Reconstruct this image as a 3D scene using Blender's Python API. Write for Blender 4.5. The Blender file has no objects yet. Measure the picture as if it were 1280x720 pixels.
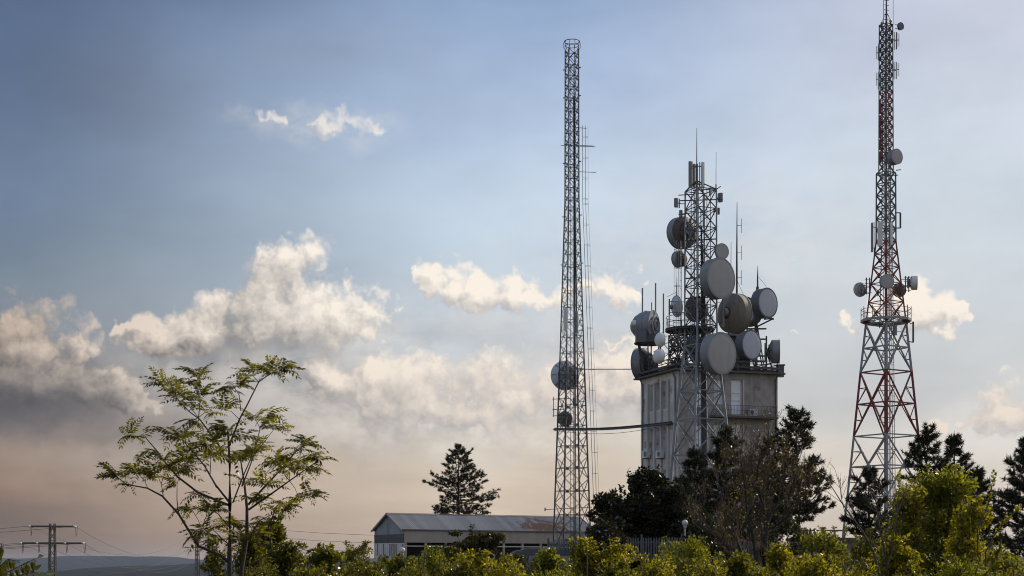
import bpy, bmesh, math, random
import numpy as np
from mathutils import Vector, Matrix

# ------------------------------------------------------------------ camera
scene = bpy.context.scene
COL = scene.collection
F, HY, EYE = 2000.0, 705.0, 1.7          # focal length in photo pixels, horizon row, eye height
cam_data = bpy.data.cameras.new('camera')
cam = bpy.data.objects.new('camera', cam_data); COL.objects.link(cam)
cam.location = (0, 0, EYE); cam.rotation_euler = (math.radians(90), 0, 0)
cam_data.sensor_width = 36.0; cam_data.lens = 36.0 * F / 1280.0
cam_data.shift_y = (HY - 360.0) / 1280.0
cam_data.clip_start = 0.1; cam_data.clip_end = 60000
scene.camera = cam

# ------------------------------------------------------------------ exposure
scene.view_settings.view_transform = 'Standard'
scene.view_settings.look = 'None'
scene.view_settings.gamma = 1.0
scene.view_settings.use_curve_mapping = False
scene.view_settings.exposure = 0.0
scene.cycles.use_denoising = True
scene.cycles.denoising_prefilter = 'ACCURATE'
scene.cycles.filter_width = 1.05
scene.cycles.max_bounces = 6
scene.cycles.transparent_max_bounces = 8
scene.cycles.volume_bounces = 0
scene.cycles.sample_clamp_indirect = 4

# ------------------------------------------------------------------ sun
SUN_AZ, SUN_EL = 46.0, 30.0              # degrees to the right of the view axis / above the horizon
sd = Vector((math.sin(math.radians(SUN_AZ)) * math.cos(math.radians(SUN_EL)),
             math.cos(math.radians(SUN_AZ)) * math.cos(math.radians(SUN_EL)),
             math.sin(math.radians(SUN_EL))))
sun_data = bpy.data.lights.new('sun', 'SUN')
sun_data.energy = 4.0; sun_data.angle = math.radians(0.6); sun_data.color = (1.0, 0.86, 0.66)
sun = bpy.data.objects.new('sun', sun_data); COL.objects.link(sun)
sun.location = (60, 60, 120)
sun.rotation_euler = (-sd).to_track_quat('-Z', 'Y').to_euler()


def lin(c):
    return tuple(((x / 255.0) / 12.92 if x / 255.0 <= 0.04045 else ((x / 255.0 + 0.055) / 1.055) ** 2.4) for x in c)


def AE(px, py):
    """direction of a photo point as azimuth / elevation in degrees"""
    a = math.atan((px - 640.0) / F)
    e = math.atan((HY - py) / F * math.cos(a))
    return math.degrees(a), math.degrees(e)


class G:
    """tiny node-graph helper"""
    def __init__(s, nt): s.nt = nt
    def node(s, t, **kw):
        n = s.nt.nodes.new(t)
        for k, v in kw.items(): setattr(n, k, v)
        return n
    def put(s, sock, v):
        if isinstance(v, bpy.types.NodeSocket): s.nt.links.new(v, sock)
        elif v is not None:
            if isinstance(v, (tuple, list)) and sock.type == 'RGBA' and len(v) == 3: v = tuple(v) + (1.0,)
            sock.default_value = v
    def m(s, op, a, b=None, c=None, clamp=False):
        n = s.node('ShaderNodeMath', operation=op, use_clamp=clamp)
        for i, v in enumerate((a, b, c)):
            if v is not None: s.put(n.inputs[i], v)
        return n.outputs[0]
    def v(s, op, a, b=None):
        n = s.node('ShaderNodeVectorMath', operation=op)
        s.put(n.inputs[0], a)
        if b is not None: s.put(n.inputs[1], b)
        return n.outputs['Value'] if op in ('LENGTH', 'DOT_PRODUCT') else n.outputs[0]
    def mix(s, f, a, b, blend='MIX'):
        n = s.node('ShaderNodeMix', data_type='RGBA', blend_type=blend)
        s.put(n.inputs[0], f); s.put(n.inputs[6], a); s.put(n.inputs[7], b)
        return n.outputs[2]
    def noise(s, vec, scale, detail=4, rough=0.55, dims='3D', lac=2.0, color=False):
        n = s.node('ShaderNodeTexNoise', noise_dimensions=dims)
        s.put(n.inputs['Vector'], vec); n.inputs['Scale'].default_value = scale
        n.inputs['Detail'].default_value = detail; n.inputs['Roughness'].default_value = rough
        n.inputs['Lacunarity'].default_value = lac
        return n.outputs['Color'] if color else n.outputs['Fac']
    def rng(s, x, a, b, c=0.0, d=1.0, smooth=True):
        n = s.node('ShaderNodeMapRange', interpolation_type='SMOOTHSTEP' if smooth else 'LINEAR')
        for i, v in enumerate((x, a, b, c, d)): s.put(n.inputs[i], v)
        return n.outputs[0]
    def ramp(s, x, pts, interp='LINEAR'):
        n = s.node('ShaderNodeValToRGB'); s.put(n.inputs[0], x)
        cr = n.color_ramp; cr.interpolation = interp
        while len(cr.elements) < len(pts): cr.elements.new(0.5)
        for e, (p, c) in zip(cr.elements, pts):
            e.position = p; e.color = tuple(c) + (1.0,)
        return n.outputs[0]
    def xyz(s, x, y, z=0.0):
        n = s.node('ShaderNodeCombineXYZ')
        for i, v in enumerate((x, y, z)): s.put(n.inputs[i], v)
        return n.outputs[0]


# ------------------------------------------------------------------ sky
# cumulus layers: (column, top row, bottom row) along each layer, given as photo directions; None = no cloud there
LAYERS = [
    [(-200, 425, 560), (0, 404, 552), (60, 410, 545), (110, 424, 540), (150, 440, 532), (180, 470, 526), (225, None, 0), (350, None, 0), (400, 428, 510),
     (450, 434, 562), (520, 444, 566), (600, 452, 566), (640, 456, 562), (690, 436, 560), (760, 432, 540), (805, 440, 530), (860, 456, 512), (930, None, 0), (1128, None, 0),
     (1148, 528, 546), (1176, 532, 544), (1186, None, 0), (1192, None, 0), (1202, 506, 528), (1235, 492, 552), (1262, 482, 556), (1400, 470, 570)],
    [(140, None, 0), (154, 398, 436), (200, 390, 448), (260, 380, 458), (296, 356, 470), (335, 322, 476), (385, 332, 480), (425, 344, 486), (462, 358, 420),
     (500, 366, 410), (514, None, 0), (518, None, 0), (526, 341, 380), (560, 336, 386), (620, 342, 388), (690, 346, 386), (715, 352, 372), (735, 342, 386),
     (775, 336, 392), (802, 350, 384), (818, None, 0), (1052, None, 0), (1066, 388, 408), (1100, 384, 408), (1124, 362, 416), (1156, 354, 416), (1206, 366, 398), (1220, None, 0)],
    [(298, None, 0), (312, 138, 158), (345, 138, 158), (366, None, 0), (380, None, 0), (392, 130, 170), (416, 126, 174), (440, 134, 174), (466, 146, 174), (478, None, 0),
     (730, None, 0), (742, 416, 434), (800, 418, 436), (812, None, 0), (974, None, 0), (984, 406, 420), (1000, 408, 420), (1010, None, 0)],
]
# soft grey shade of thicker, distant cloud: (column, row, half width, half height, weight)
VEILS = [
    (10, 500, 210, 62, 1.0), (150, 540, 180, 34, .55), (330, 425, 120, 40, .65), (60, 470, 110, 46, .55), (250, 440, 70, 40, .5),
    (560, 415, 160, 34, .35), (700, 430, 150, 22, .30), (1130, 470, 260, 70, .38), (1000, 380, 180, 50, .22),
    (500, 560, 180, 28, .22), (40, 640, 200, 40, .35), (150, 120, 190, 90, .30), (420, 60, 180, 50, .18), (360, 470, 70, 34, .35),
]


def px_blob(b):
    a, e = AE(b[0], b[1])
    return a, e, math.degrees(b[2] / F), math.degrees(b[3] / F), b[4]


def cloud_group(levels=3):
    ng = bpy.data.node_groups.new('cloud_density', 'ShaderNodeTree')
    ng.interface.new_socket('P', in_out='INPUT', socket_type='NodeSocketVector')
    ng.interface.new_socket('D', in_out='OUTPUT', socket_type='NodeSocketFloat')
    g = G(ng)
    gi = g.node('NodeGroupInput'); go = g.node('NodeGroupOutput')
    p = gi.outputs[0]
    w1 = g.v('MULTIPLY', g.v('SUBTRACT', g.noise(p, 0.75, 3, .6, '2D', color=True), (.5, .5, .5)), (2.4, 2.0, 0))
    pw = g.v('ADD', p, w1)
    sp = g.node('ShaderNodeSeparateXYZ'); g.put(sp.inputs[0], pw)
    aw, ew = sp.outputs[0], sp.outputs[1]
    a01 = g.m('MULTIPLY_ADD', aw, 1 / 48.0, .5, clamp=True)
    acc = None
    for li, lay in enumerate(LAYERS):
        pts = []
        for k, (px, t, b) in enumerate(lay):
            if t is None:
                t, b = next((q[1:] for q in (lay[max(k - 1, 0)], lay[min(k + 1, len(lay) - 1)]) if q[1] is not None), (400, 400))
                mid, half, on = (t + b) / 2, 4.0, 0.0
            else:
                mid, half, on = (t + b) / 2, (b - t) / 2, 1.0
            pts.append((AE(px, mid)[0] / 48 + .5, (AE(px, mid)[1] / 25, math.degrees(half / F) / 10, on)))
        sc = g.node('ShaderNodeSeparateColor'); g.put(sc.inputs[0], g.ramp(a01, pts))
        mid = g.m('MULTIPLY', sc.outputs[0], 25.0); half = g.m('MULTIPLY', sc.outputs[1], 10.0)
        d = g.m('DIVIDE', g.m('ABSOLUTE', g.m('SUBTRACT', ew, mid)), half)
        val = g.m('SUBTRACT', 1.0, d)
        val = g.m('MULTIPLY', val, g.rng(half, 0, 1.0, .45, 1.0, False))     # thin clouds are weaker
        val = g.m('ADD', val, g.m('MULTIPLY_ADD', sc.outputs[2], 1.3, (-1.02, -1.06, -1.38)[li]))
        acc = val if acc is None else g.m('MAXIMUM', acc, val)
    acc = g.m('MAXIMUM', acc, -1.1)
    # scattered cumulus all round the rest of the sky, outside the piece described above
    sx = g.node('ShaderNodeSeparateXYZ'); g.put(sx.inputs[0], p)
    side = g.rng(g.m('ABSOLUTE', sx.outputs[0]), 20, 30)
    low = g.rng(sx.outputs[1], 14, 26, 1, 0)
    gen = g.m('MULTIPLY_ADD', g.noise(p, 0.11, 2, .5, '2D'), 3.0, -1.75)
    gen = g.m('ADD', g.m('MULTIPLY', g.m('MULTIPLY', side, low), g.m('ADD', gen, 1.1)), -1.1)
    acc = g.m('MAXIMUM', acc, gen)
    n1 = g.noise(p, 0.30, 3, .5, '2D', 2.1)
    w2 = g.v('MULTIPLY', g.v('SUBTRACT', g.noise(p, 2.2, 3, .6, '2D', color=True), (.5, .5, .5)), (.55, .55, 0))
    pb = g.v('ADD', g.v('ADD', p, w2), g.v('MULTIPLY', w1, (.3, .3, 0)))
    d = g.m('ADD', acc, g.m('MULTIPLY', g.m('SUBTRACT', n1, .5), 1.7))
    for sc_, amp in ((.70, .60), (1.7, .36), (4.2, .22))[:levels]:
        vo = g.node('ShaderNodeTexVoronoi', voronoi_dimensions='2D', feature='F1')
        g.put(vo.inputs['Vector'], pb); vo.inputs['Scale'].default_value = sc_
        d = g.m('ADD', d, g.m('MULTIPLY', g.m('SUBTRACT', .42, vo.outputs['Distance']), amp))
    g.put(go.inputs[0], d)
    return ng


world = bpy.data.worlds.new('World'); scene.world = world; world.use_nodes = True
world.cycles.sampling_method = 'MANUAL'; world.cycles.sample_map_resolution = 512
nt = world.node_tree; nt.nodes.clear(); g = G(nt)
tc = g.node('ShaderNodeTexCoord')
sep = g.node('ShaderNodeSeparateXYZ'); g.put(sep.inputs[0], g.v('NORMALIZE', tc.outputs['Generated']))
az = g.m('MULTIPLY', g.m('ARCTAN2', sep.outputs[0], sep.outputs[1]), 180 / math.pi)
el = g.m('MULTIPLY', g.m('ARCSINE', sep.outputs[2]), 180 / math.pi)
pv = g.xyz(az, el)
sky = g.node('ShaderNodeTexSky', sky_type='NISHITA', sun_disc=False)
sky.sun_elevation = math.radians(SUN_EL); sky.sun_rotation = math.radians(SUN_AZ)
sky.air_density = 1.0; sky.dust_density = 4.0; sky.ozone_density = 1.0; sky.altitude = 300


def E01(py): return max(0.0, min(1.0, AE(640, py)[1] / 40.0))


elw = g.m('ADD', el, g.m('MULTIPLY', g.m('SUBTRACT', g.noise(g.v('MULTIPLY', pv, (.35, 1, 0)), .35, 3, .5, '2D'), .5), 2.2))
e01 = g.m('DIVIDE', elw, 40.0, clamp=True)


def column(rows):
    pts = [(E01(py), lin(c)) for py, c in rows][::-1]
    pts.append((1.0, tuple(x * .92 for x in pts[-1][1])))
    return g.ramp(e01, pts)


colL = column([(0, (80, 97, 126)), (150, (90, 108, 136)), (270, (106, 123, 148)), (345, (116, 128, 142)), (420, (128, 134, 143)), (500, (134, 126, 126)), (560, (146, 125, 113)),
               (620, (150, 123, 106)), (670, (127, 105, 91)), (705, (110, 92, 80))])
colM = column([(0, (144, 165, 197)), (60, (164, 182, 211)), (150, (184, 199, 222)), (250, (201, 213, 228)), (330, (201, 211, 221)), (420, (207, 210, 214)), (500, (211, 205, 199)),
               (560, (217, 202, 187)), (620, (214, 193, 173)), (705, (198, 172, 153))])
colR = column([(0, (195, 197, 214)), (150, (203, 208, 219)), (250, (206, 213, 221)), (330, (204, 209, 215)), (420, (197, 199, 203)), (500, (205, 203, 202)),
               (560, (217, 208, 199)), (620, (217, 203, 190)), (705, (208, 189, 175))])
fL = g.m('MULTIPLY', g.rng(az, -20.5, 3.5, 1, 0), g.rng(az, -44, -21, 0, 1))
fR = g.rng(az, 0, 17, 0, 1)
base = g.mix(fR, colM, colR)
base = g.mix(fL, base, colL)
base = g.mix(1.0, base, (10, 10.45, 10.7), 'MULTIPLY')        # the background runs at strength 0.1
base = g.mix(0.06, base, sky.outputs[0])
# thin uneven veil of high cloud
mott = g.noise(g.v('MULTIPLY', pv, (.5, 1.0, 0)), .22, 5, .55, '2D')
base = g.mix(1.0, base, g.ramp(mott, [(0.28, (.90, .90, .91)), (.5, (1, 1, 1)), (.72, (1.07, 1.07, 1.06))]), 'MULTIPLY')

str_ = g.noise(g.v('MULTIPLY', pv, (.22, 1.15, 0)), .62, 6, .6, '2D')
sk = g.rng(str_, .34, .66, -1, 1)
sk = g.m('MULTIPLY_ADD', g.m('MULTIPLY', sk, g.rng(el, 1.0, 10.0, 1, 0)), .05, 1.0)
base = g.mix(1.0, base, g.xyz(sk, sk, sk), 'MULTIPLY')

# soft grey shade
vw = g.v('ADD', pv, g.v('MULTIPLY', g.v('SUBTRACT', g.noise(pv, .45, 4, .55, '2D', color=True), (.5, .5, .5)), (3.4, 1.8, 0)))
vacc = None
for b in VEILS:
    a, e, ra, re, w = px_blob(b)
    q = g.v('MULTIPLY', g.v('SUBTRACT', vw, (a, e, 0)), (1 / ra, 1 / re, 0))
    d = g.rng(g.v('LENGTH', q), 0.0, 1.15, w, 0)
    vacc = d if vacc is None else g.m('MAXIMUM', vacc, d)
vcol = g.mix(g.rng(az, -18, 6), (10 * lin((84, 84, 90))[0], 10 * lin((84, 84, 90))[1], 10 * lin((84, 84, 90))[2]),
             tuple(10 * x for x in lin((178, 180, 184))))
base = g.mix(g.m('MULTIPLY', vacc, .85), base, vcol)

bacc = None
for b in [(400, 158, 120, 26, .42), (330, 150, 60, 14, .30), (620, 400, 300, 60, .25), (760, 470, 200, 64, .55), (900, 300, 330, 120, .22), (300, 620, 220, 30, .10), (1190, 540, 120, 40, .3), (580, 512, 340, 66, .8), (310, 468, 230, 52, .5), (140, 575, 220, 36, .25), (480, 430, 160, 50, .4)]:
    a, e, ra, re, w = px_blob(b)
    q = g.v('MULTIPLY', g.v('SUBTRACT', vw, (a, e, 0)), (1 / ra, 1 / re, 0))
    d = g.rng(g.v('LENGTH', q), 0.0, 1.2, w, 0)
    bacc = d if bacc is None else g.m('MAXIMUM', bacc, d)
base = g.mix(g.m('MULTIPLY', bacc, g.rng(g.noise(g.v('MULTIPLY', pv, (.6, 1.2, 0)), .8, 5, .6, '2D'), .3, .62)), base, g.mix(g.rng(az, -18, -6), tuple(10 * x for x in lin((172, 160, 150))), tuple(10 * x for x in lin((238, 229, 219)))))

cg = cloud_group(3); cg_low = cloud_group(1)


def dens(v, grp=None):
    n = g.node('ShaderNodeGroup'); n.node_tree = grp or cg; g.put(n.inputs[0], v); return n.outputs[0]


D0 = dens(pv)
D1 = dens(g.v('ADD', pv, (0.30, 0.42, 0)))
D2 = dens(g.v('ADD', pv, (0.85, 1.15, 0)), cg_low)
rise = g.m('SUBTRACT', D2, D0)                           # positive on the undersides
aw_ = g.rng(rise, -.3, .5, .72, 1.8)
alpha = g.rng(D0, 0, aw_)
slope = g.m('ADD', g.m('MULTIPLY', g.m('SUBTRACT', D0, D1), .60), g.m('MULTIPLY', g.m('SUBTRACT', D0, D2), .45))
lit = g.rng(g.m('SUBTRACT', slope, g.m('MULTIPLY', g.m('MAXIMUM', D0, 0), .16)), -.62, .70, 0, 1, False)
k10 = lambda c: tuple(10 * x for x in lin(c))
litc = g.mix(g.rng(az, -18, -8), k10((196, 176, 158)), k10((254, 243, 229)))
litc = g.mix(g.rng(el, 4.5, 10.0, .9, 0), litc, k10((236, 221, 206)))
shac = g.mix(g.rng(az, -19, 2), k10((68, 67, 72)), k10((172, 170, 172)))
ccol = g.mix(lit, shac, litc)
ab, eb = AE(5, 512)
belly = g.rng(g.v('LENGTH', g.v('MULTIPLY', g.v('SUBTRACT', vw, (ab, eb, 0)), (1 / 7.0, 1 / 1.9, 0))), .15, 1.15, .85, 0)
ccol = g.mix(belly, ccol, k10((82, 83, 90)))
# near the horizon the clouds sink into warm haze
warm = g.rng(el, 1.2, 6.2, .62, 0)
alpha = g.m('MULTIPLY', alpha, g.m('SUBTRACT', 1.0, warm))
alpha = g.m('MULTIPLY', alpha, g.rng(el, 11.5, 14.5, .94, .62))
final = g.mix(alpha, base, ccol)
bg = g.node('ShaderNodeBackground'); g.put(bg.inputs[0], final); bg.inputs[1].default_value = 0.1
wo = g.node('ShaderNodeOutputWorld'); nt.links.new(bg.outputs[0], wo.inputs[0])

# ------------------------------------------------------------------ helpers
R = math.radians
rnd = random.Random(7)
UP = Vector((0, 0, 1))
BASE = {}                                  # object name -> world origin of its local space


def P(px, py, Y):
    """world point that stands at distance Y and shows at photo pixel (px, py)"""
    return Vector(((px - 640.0) / F * Y, Y, EYE + (HY - py) / F * Y))


def S(n, Y):
    return n / F * Y


def props(o, label=None, cat=None, group=None, kind=None):
    if label: o['label'] = label
    if cat: o['category'] = cat
    if group: o['group'] = group
    if kind: o['kind'] = kind
    return o


def empty(name, loc, label, cat, group=None):
    o = bpy.data.objects.new(name, None); COL.objects.link(o)
    o.location = loc; o.empty_display_size = .3
    BASE[o.name] = Vector(loc)
    return props(o, label, cat, group)


def frame_of(d):
    d = d.normalized()
    a = d.cross(UP)
    if a.length < 1e-4: a = Vector((1, 0, 0))
    a.normalize()
    return d, a, a.cross(d).normalized()


class MB:
    def __init__(s): s.v = []; s.f = []
    def add(s, vs, fs):
        n = len(s.v); s.v += [tuple(x) for x in vs]; s.f += [tuple(i + n for i in f) for f in fs]; return s
    def beam(s, p, q, w, h=None, n=4):
        p = Vector(p); q = Vector(q); h = h or w
        d, a, b = frame_of(q - p)
        vs = []
        for e in (p, q):
            for k in range(n):
                t = 2 * math.pi * (k + .5) / n
                c = 1 / math.cos(math.pi / n) if n == 4 else 1
                vs.append(e + a * (math.cos(t) * w / 2 * c) + b * (math.sin(t) * h / 2 * c))
        fs = [(k, (k + 1) % n, n + (k + 1) % n, n + k) for k in range(n)]
        fs += [tuple(range(n))[::-1], tuple(range(n, 2 * n))]
        return s.add(vs, fs)
    def tube(s, pts, rad, n=6):
        pts = [Vector(p) for p in pts]
        if not isinstance(rad, (list, tuple)): rad = [rad] * len(pts)
        vs = []; fs = []
        for i, p in enumerate(pts):
            t = (pts[min(i + 1, len(pts) - 1)] - pts[max(i - 1, 0)])
            d, a, b = frame_of(t)
            for k in range(n):
                u = 2 * math.pi * k / n
                vs.append(p + (a * math.cos(u) + b * math.sin(u)) * rad[i])
        for i in range(len(pts) - 1):
            for k in range(n):
                fs.append((i * n + k, i * n + (k + 1) % n, (i + 1) * n + (k + 1) % n, (i + 1) * n + k))
        fs += [tuple(range(n))[::-1], tuple(range((len(pts) - 1) * n, len(pts) * n))]
        return s.add(vs, fs)
    def box(s, c, sx, sy, sz, U=Vector((1, 0, 0)), V=Vector((0, 1, 0)), W=UP):
        c = Vector(c)
        vs = [c + U * (x * sx / 2) + V * (y * sy / 2) + W * (z * sz / 2) for z in (-1, 1) for y in (-1, 1) for x in (-1, 1)]
        return s.add(vs, [(0, 2, 3, 1), (4, 5, 7, 6), (0, 1, 5, 4), (2, 6, 7, 3), (0, 4, 6, 2), (1, 3, 7, 5)])
    def quad(s, *p): return s.add(p, [tuple(range(len(p)))])
    def lathe(s, c, axis, prof, n=28, up=UP):
        """revolve (radius, along) pairs about axis at c"""
        c = Vector(c); d, a, b = frame_of(axis)
        vs = []; fs = []
        m = len(prof)
        for (r, t) in prof:
            for k in range(n):
                u = 2 * math.pi * k / n
                vs.append(c + d * t + (a * math.cos(u) + b * math.sin(u)) * r)
        for i in range(m - 1):
            for k in range(n):
                fs.append((i * n + k, i * n + (k + 1) % n, (i + 1) * n + (k + 1) % n, (i + 1) * n + k))
        if prof[0][0] > 1e-4: fs.append(tuple(range(n))[::-1])
        if prof[-1][0] > 1e-4: fs.append(tuple(range((m - 1) * n, m * n)))
        return s.add(vs, fs)
    def ring(s, c, axis, r, t, n=28, m=5):
        c = Vector(c); d, a, b = frame_of(axis)
        vs = []; fs = []
        for k in range(n):
            u = 2 * math.pi * k / n; rr = a * math.cos(u) + b * math.sin(u)
            for j in range(m):
                w = 2 * math.pi * j / m
                vs.append(c + rr * (r + t * math.cos(w)) + d * (t * math.sin(w)))
        for k in range(n):
            for j in range(m):
                fs.append((k * m + j, ((k + 1) % n) * m + j, ((k + 1) % n) * m + (j + 1) % m, k * m + (j + 1) % m))
        return s.add(vs, fs)
    def mesh(s, name, mat, org=Vector((0, 0, 0)), smooth=False):
        me = bpy.data.meshes.new(name)
        me.from_pydata([(x[0] - org[0], x[1] - org[1], x[2] - org[2]) for x in s.v], [], s.f)
        me.validate(); 
        if mat: me.materials.append(mat)
        if smooth:
            me.polygons.foreach_set('use_smooth', [True] * len(me.polygons))
            me.set_sharp_from_angle(angle=R(38))
        me.update()
        return me
    def build(s, name, mat, parent=None, smooth=False, org=None):
        o0 = BASE[parent.name] if parent else (Vector(org) if org is not None else Vector((0, 0, 0)))
        o = bpy.data.objects.new(name, s.mesh(name, mat, o0, smooth)); COL.objects.link(o)
        if parent: o.parent = parent
        else: o.location = o0
        BASE[o.name] = o0
        return o


def np_mesh(name, verts, faces, mat, parent=None, org=None, smooth=False):
    """big meshes from numpy arrays; faces is (n,3) or (n,4)"""
    o0 = BASE[parent.name] if parent else (Vector(org) if org is not None else Vector((0, 0, 0)))
    verts = np.asarray(verts, np.float32) - np.array(o0, np.float32)
    faces = np.asarray(faces, np.int32); k = faces.shape[1]
    me = bpy.data.meshes.new(name)
    me.vertices.add(len(verts)); me.vertices.foreach_set('co', verts.ravel())
    me.loops.add(faces.size); me.loops.foreach_set('vertex_index', faces.ravel())
    me.polygons.add(len(faces)); me.polygons.foreach_set('loop_start', np.arange(0, faces.size, k, dtype=np.int32))
    me.update(calc_edges=True)
    if smooth: me.polygons.foreach_set('use_smooth', np.ones(len(faces), bool))
    me.materials.append(mat)
    o = bpy.data.objects.new(name, me); COL.objects.link(o)
    if parent: o.parent = parent
    else: o.location = o0
    BASE[o.name] = o0
    return o


# ------------------------------------------------------------------ materials
def material(name, col, rough=.7, metal=0.0, var=.18, scale=3.0, bump=0.0, stain=None, streak=0.0, spec=.5, bscale=None, objvar=0.0, rustbox=None):
    m = bpy.data.materials.new(name); m.use_nodes = True
    nt = m.node_tree; nt.nodes.clear(); g = G(nt)
    out = g.node('ShaderNodeOutputMaterial'); b = g.node('ShaderNodeBsdfPrincipled')
    nt.links.new(b.outputs[0], out.inputs[0])
    tc = g.node('ShaderNodeTexCoord'); v = tc.outputs['Object']
    n1 = g.noise(v, scale, 5, .6); n2 = g.noise(v, scale * 7.3, 3, .6)
    f = g.m('ADD', g.m('MULTIPLY', n1, .7), g.m('MULTIPLY', n2, .3))
    k = g.rng(f, .3, .7, 1 - var, 1 + var, False)
    c = g.mix(1.0, col, g.xyz(k, k, k), 'MULTIPLY')
    if streak:
        sv = g.v('MULTIPLY', v, (2.2, 2.2, .12))
        st = g.rng(g.noise(sv, scale * 1.4, 4, .65), .48, .72, 0, streak)
        c = g.mix(st, c, tuple(x * .45 for x in col))
    if stain:
        sn = g.rng(g.noise(v, scale * .7, 6, .68), stain[1], stain[1] + .12)
        c = g.mix(sn, c, stain[0])
    if objvar:
        oi = g.node('ShaderNodeObjectInfo'); kv = g.rng(oi.outputs['Random'], 0, 1, 1 - objvar, 1 + objvar, False)
        c = g.mix(1.0, c, g.xyz(kv, kv, kv), 'MULTIPLY')
    if rustbox:                       # a weathered patch: (world centre, radii, colour)
        ge = g.node('ShaderNodeNewGeometry'); ctr_, rad_, rc_ = rustbox
        dd_ = g.v('LENGTH', g.v('DIVIDE', g.v('SUBTRACT', ge.outputs['Position'], ctr_), rad_))
        ns_ = g.noise(g.v('MULTIPLY', ge.outputs['Position'], (1, 1, 2)), 1.0, 6, .7)
        c = g.mix(g.rng(g.m('ADD', g.m('SUBTRACT', 1.0, dd_), g.m('MULTIPLY', g.m('SUBTRACT', ns_, .5), 2.6)), .0, .30), c, rc_)
    g.put(b.inputs['Base Color'], c)
    b.inputs['Roughness'].default_value = rough; b.inputs['Metallic'].default_value = metal
    b.inputs['Specular IOR Level'].default_value = spec
    if bump:
        bn = g.node('ShaderNodeBump'); bn.inputs['Strength'].default_value = bump; bn.inputs['Distance'].default_value = .03
        g.put(bn.inputs['Height'], g.noise(v, bscale or scale * 9, 4, .6)); nt.links.new(bn.outputs[0], b.inputs['Normal'])
    return m


def leaf_material(name, col, trans=.5, var=.35, tcol=None, gloss=.10, dry=1.0):
    m = bpy.data.materials.new(name); m.use_nodes = True
    nt = m.node_tree; nt.nodes.clear(); g = G(nt)
    out = g.node('ShaderNodeOutputMaterial')
    geo = g.node('ShaderNodeNewGeometry')
    tc = g.node('ShaderNodeTexCoord')
    k = g.rng(geo.outputs['Random Per Island'], 0, 1, 1 - var, 1 + var, False)
    big = g.rng(g.noise(tc.outputs['Object'], 1.3, 3, .5), .3, .7, .75, 1.2, False)
    k = g.m('MULTIPLY', k, big)
    hue = g.mix(g.m('MULTIPLY', geo.outputs['Random Per Island'], .45), col, (col[0] * 1.35, col[1] * 1.0, col[2] * .6))
    dryf = g.m('MULTIPLY', g.m('LESS_THAN', g.m('FRACT', g.m('MULTIPLY', geo.outputs['Random Per Island'], 37.7)), .07), dry)
    hue = g.mix(dryf, hue, (.10, .066, .022))
    c = g.mix(1.0, hue, g.xyz(k, k, k), 'MULTIPLY')
    tcol = tcol or (col[0] * 1.5, col[1] * 1.35, col[2] * .6)
    t = g.mix(1.0, g.mix(dryf, tcol, (.14, .085, .02)), g.xyz(k, k, k), 'MULTIPLY')
    d = g.node('ShaderNodeBsdfDiffuse'); g.put(d.inputs[0], c)
    tr = g.node('ShaderNodeBsdfTranslucent'); g.put(tr.inputs[0], t)
    gl = g.node('ShaderNodeBsdfGlossy'); gl.inputs[0].default_value = (.9, .9, .85, 1); gl.inputs['Roughness'].default_value = .42
    mx = g.node('ShaderNodeMixShader'); mx.inputs[0].default_value = trans
    nt.links.new(d.outputs[0], mx.inputs[1]); nt.links.new(tr.outputs[0], mx.inputs[2])
    fr = g.node('ShaderNodeFresnel'); fr.inputs[0].default_value = 1.4
    m2 = g.node('ShaderNodeMixShader'); g.put(m2.inputs[0], g.m('MULTIPLY', fr.outputs[0], gloss * 4, clamp=True))
    nt.links.new(mx.outputs[0], m2.inputs[1]); nt.links.new(gl.outputs[0], m2.inputs[2])
    nt.links.new(m2.outputs[0], out.inputs[0])
    return m


M = {}
M['galv'] = material('galvanised_steel', (.20, .215, .235), .6, .15, .25, 1.2)
M['steel_dark'] = material('weathered_steel', (.060, .060, .064), .65, .1, .3, 1.5, stain=((.10, .06, .035), .60))
M['tower_grey'] = material('grey_painted_steel', (.092, .097, .108), .6, .1, .25, 1.1, stain=((.13, .09, .065), .66))
M['tower_pale'] = material('pale_painted_steel', (.22, .225, .24), .55, .05, .25, .9, stain=((.17, .13, .10), .62))
M['tower_red'] = material('red_painted_steel', (.145, .022, .019), .55, .05, .3, .9)
M['pylon'] = material('dull_pylon_steel', (.095, .087, .08), .65, .1, .25, 1.5)
M['white_pipe'] = material('white_cable', (.62, .60, .56), .5)
M['black'] = material('black_cable', (.03, .03, .032), .6)
M['radome_warm'] = material('warm_grey_radome', (.31, .30, .29), .62, 0, .10, .8, bump=.08, bscale=40, streak=.16)
M['radome_blue'] = material('blue_grey_radome', (.37, .395, .445), .6, 0, .10, .8, bump=.05, bscale=40, streak=.14)
M['radome_white'] = material('white_radome', (.68, .68, .67), .5, 0, .10, .8)
M['shroud'] = material('grey_shroud', (.20, .21, .23), .55, .1, .2, .9, streak=.4)
M['shroud_dark'] = material('dark_shroud', (.10, .105, .12), .55, .2, .25, .9, streak=.4)
M['shroud_tan'] = material('tan_shroud', (.19, .165, .142), .65, .05, .25, .8, streak=.5, stain=((.16, .085, .045), .62))
M['dish_back'] = material('brown_dish_back', (.105, .088, .076), .65, .1, .3, 1.0, streak=.3)
M['dish_pale'] = material('pale_dish', (.48, .52, .58), .5, .1, .1, .9)
M['panel'] = material('antenna_panel', (.55, .55, .53), .5, 0, .1, 1.0)
M['panel_dark'] = material('dark_antenna_panel', (.15, .15, .16), .5, 0, .1, 1.0)
M['amber'] = material('amber_lamp_glass', (.55, .27, .04), .25)
M['plaster'] = material('weathered_render', (.29, .266, .253), .92, 0, .34, .9, bump=.3, streak=.65, stain=((.17, .146, .126), .57), bscale=14)
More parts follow.
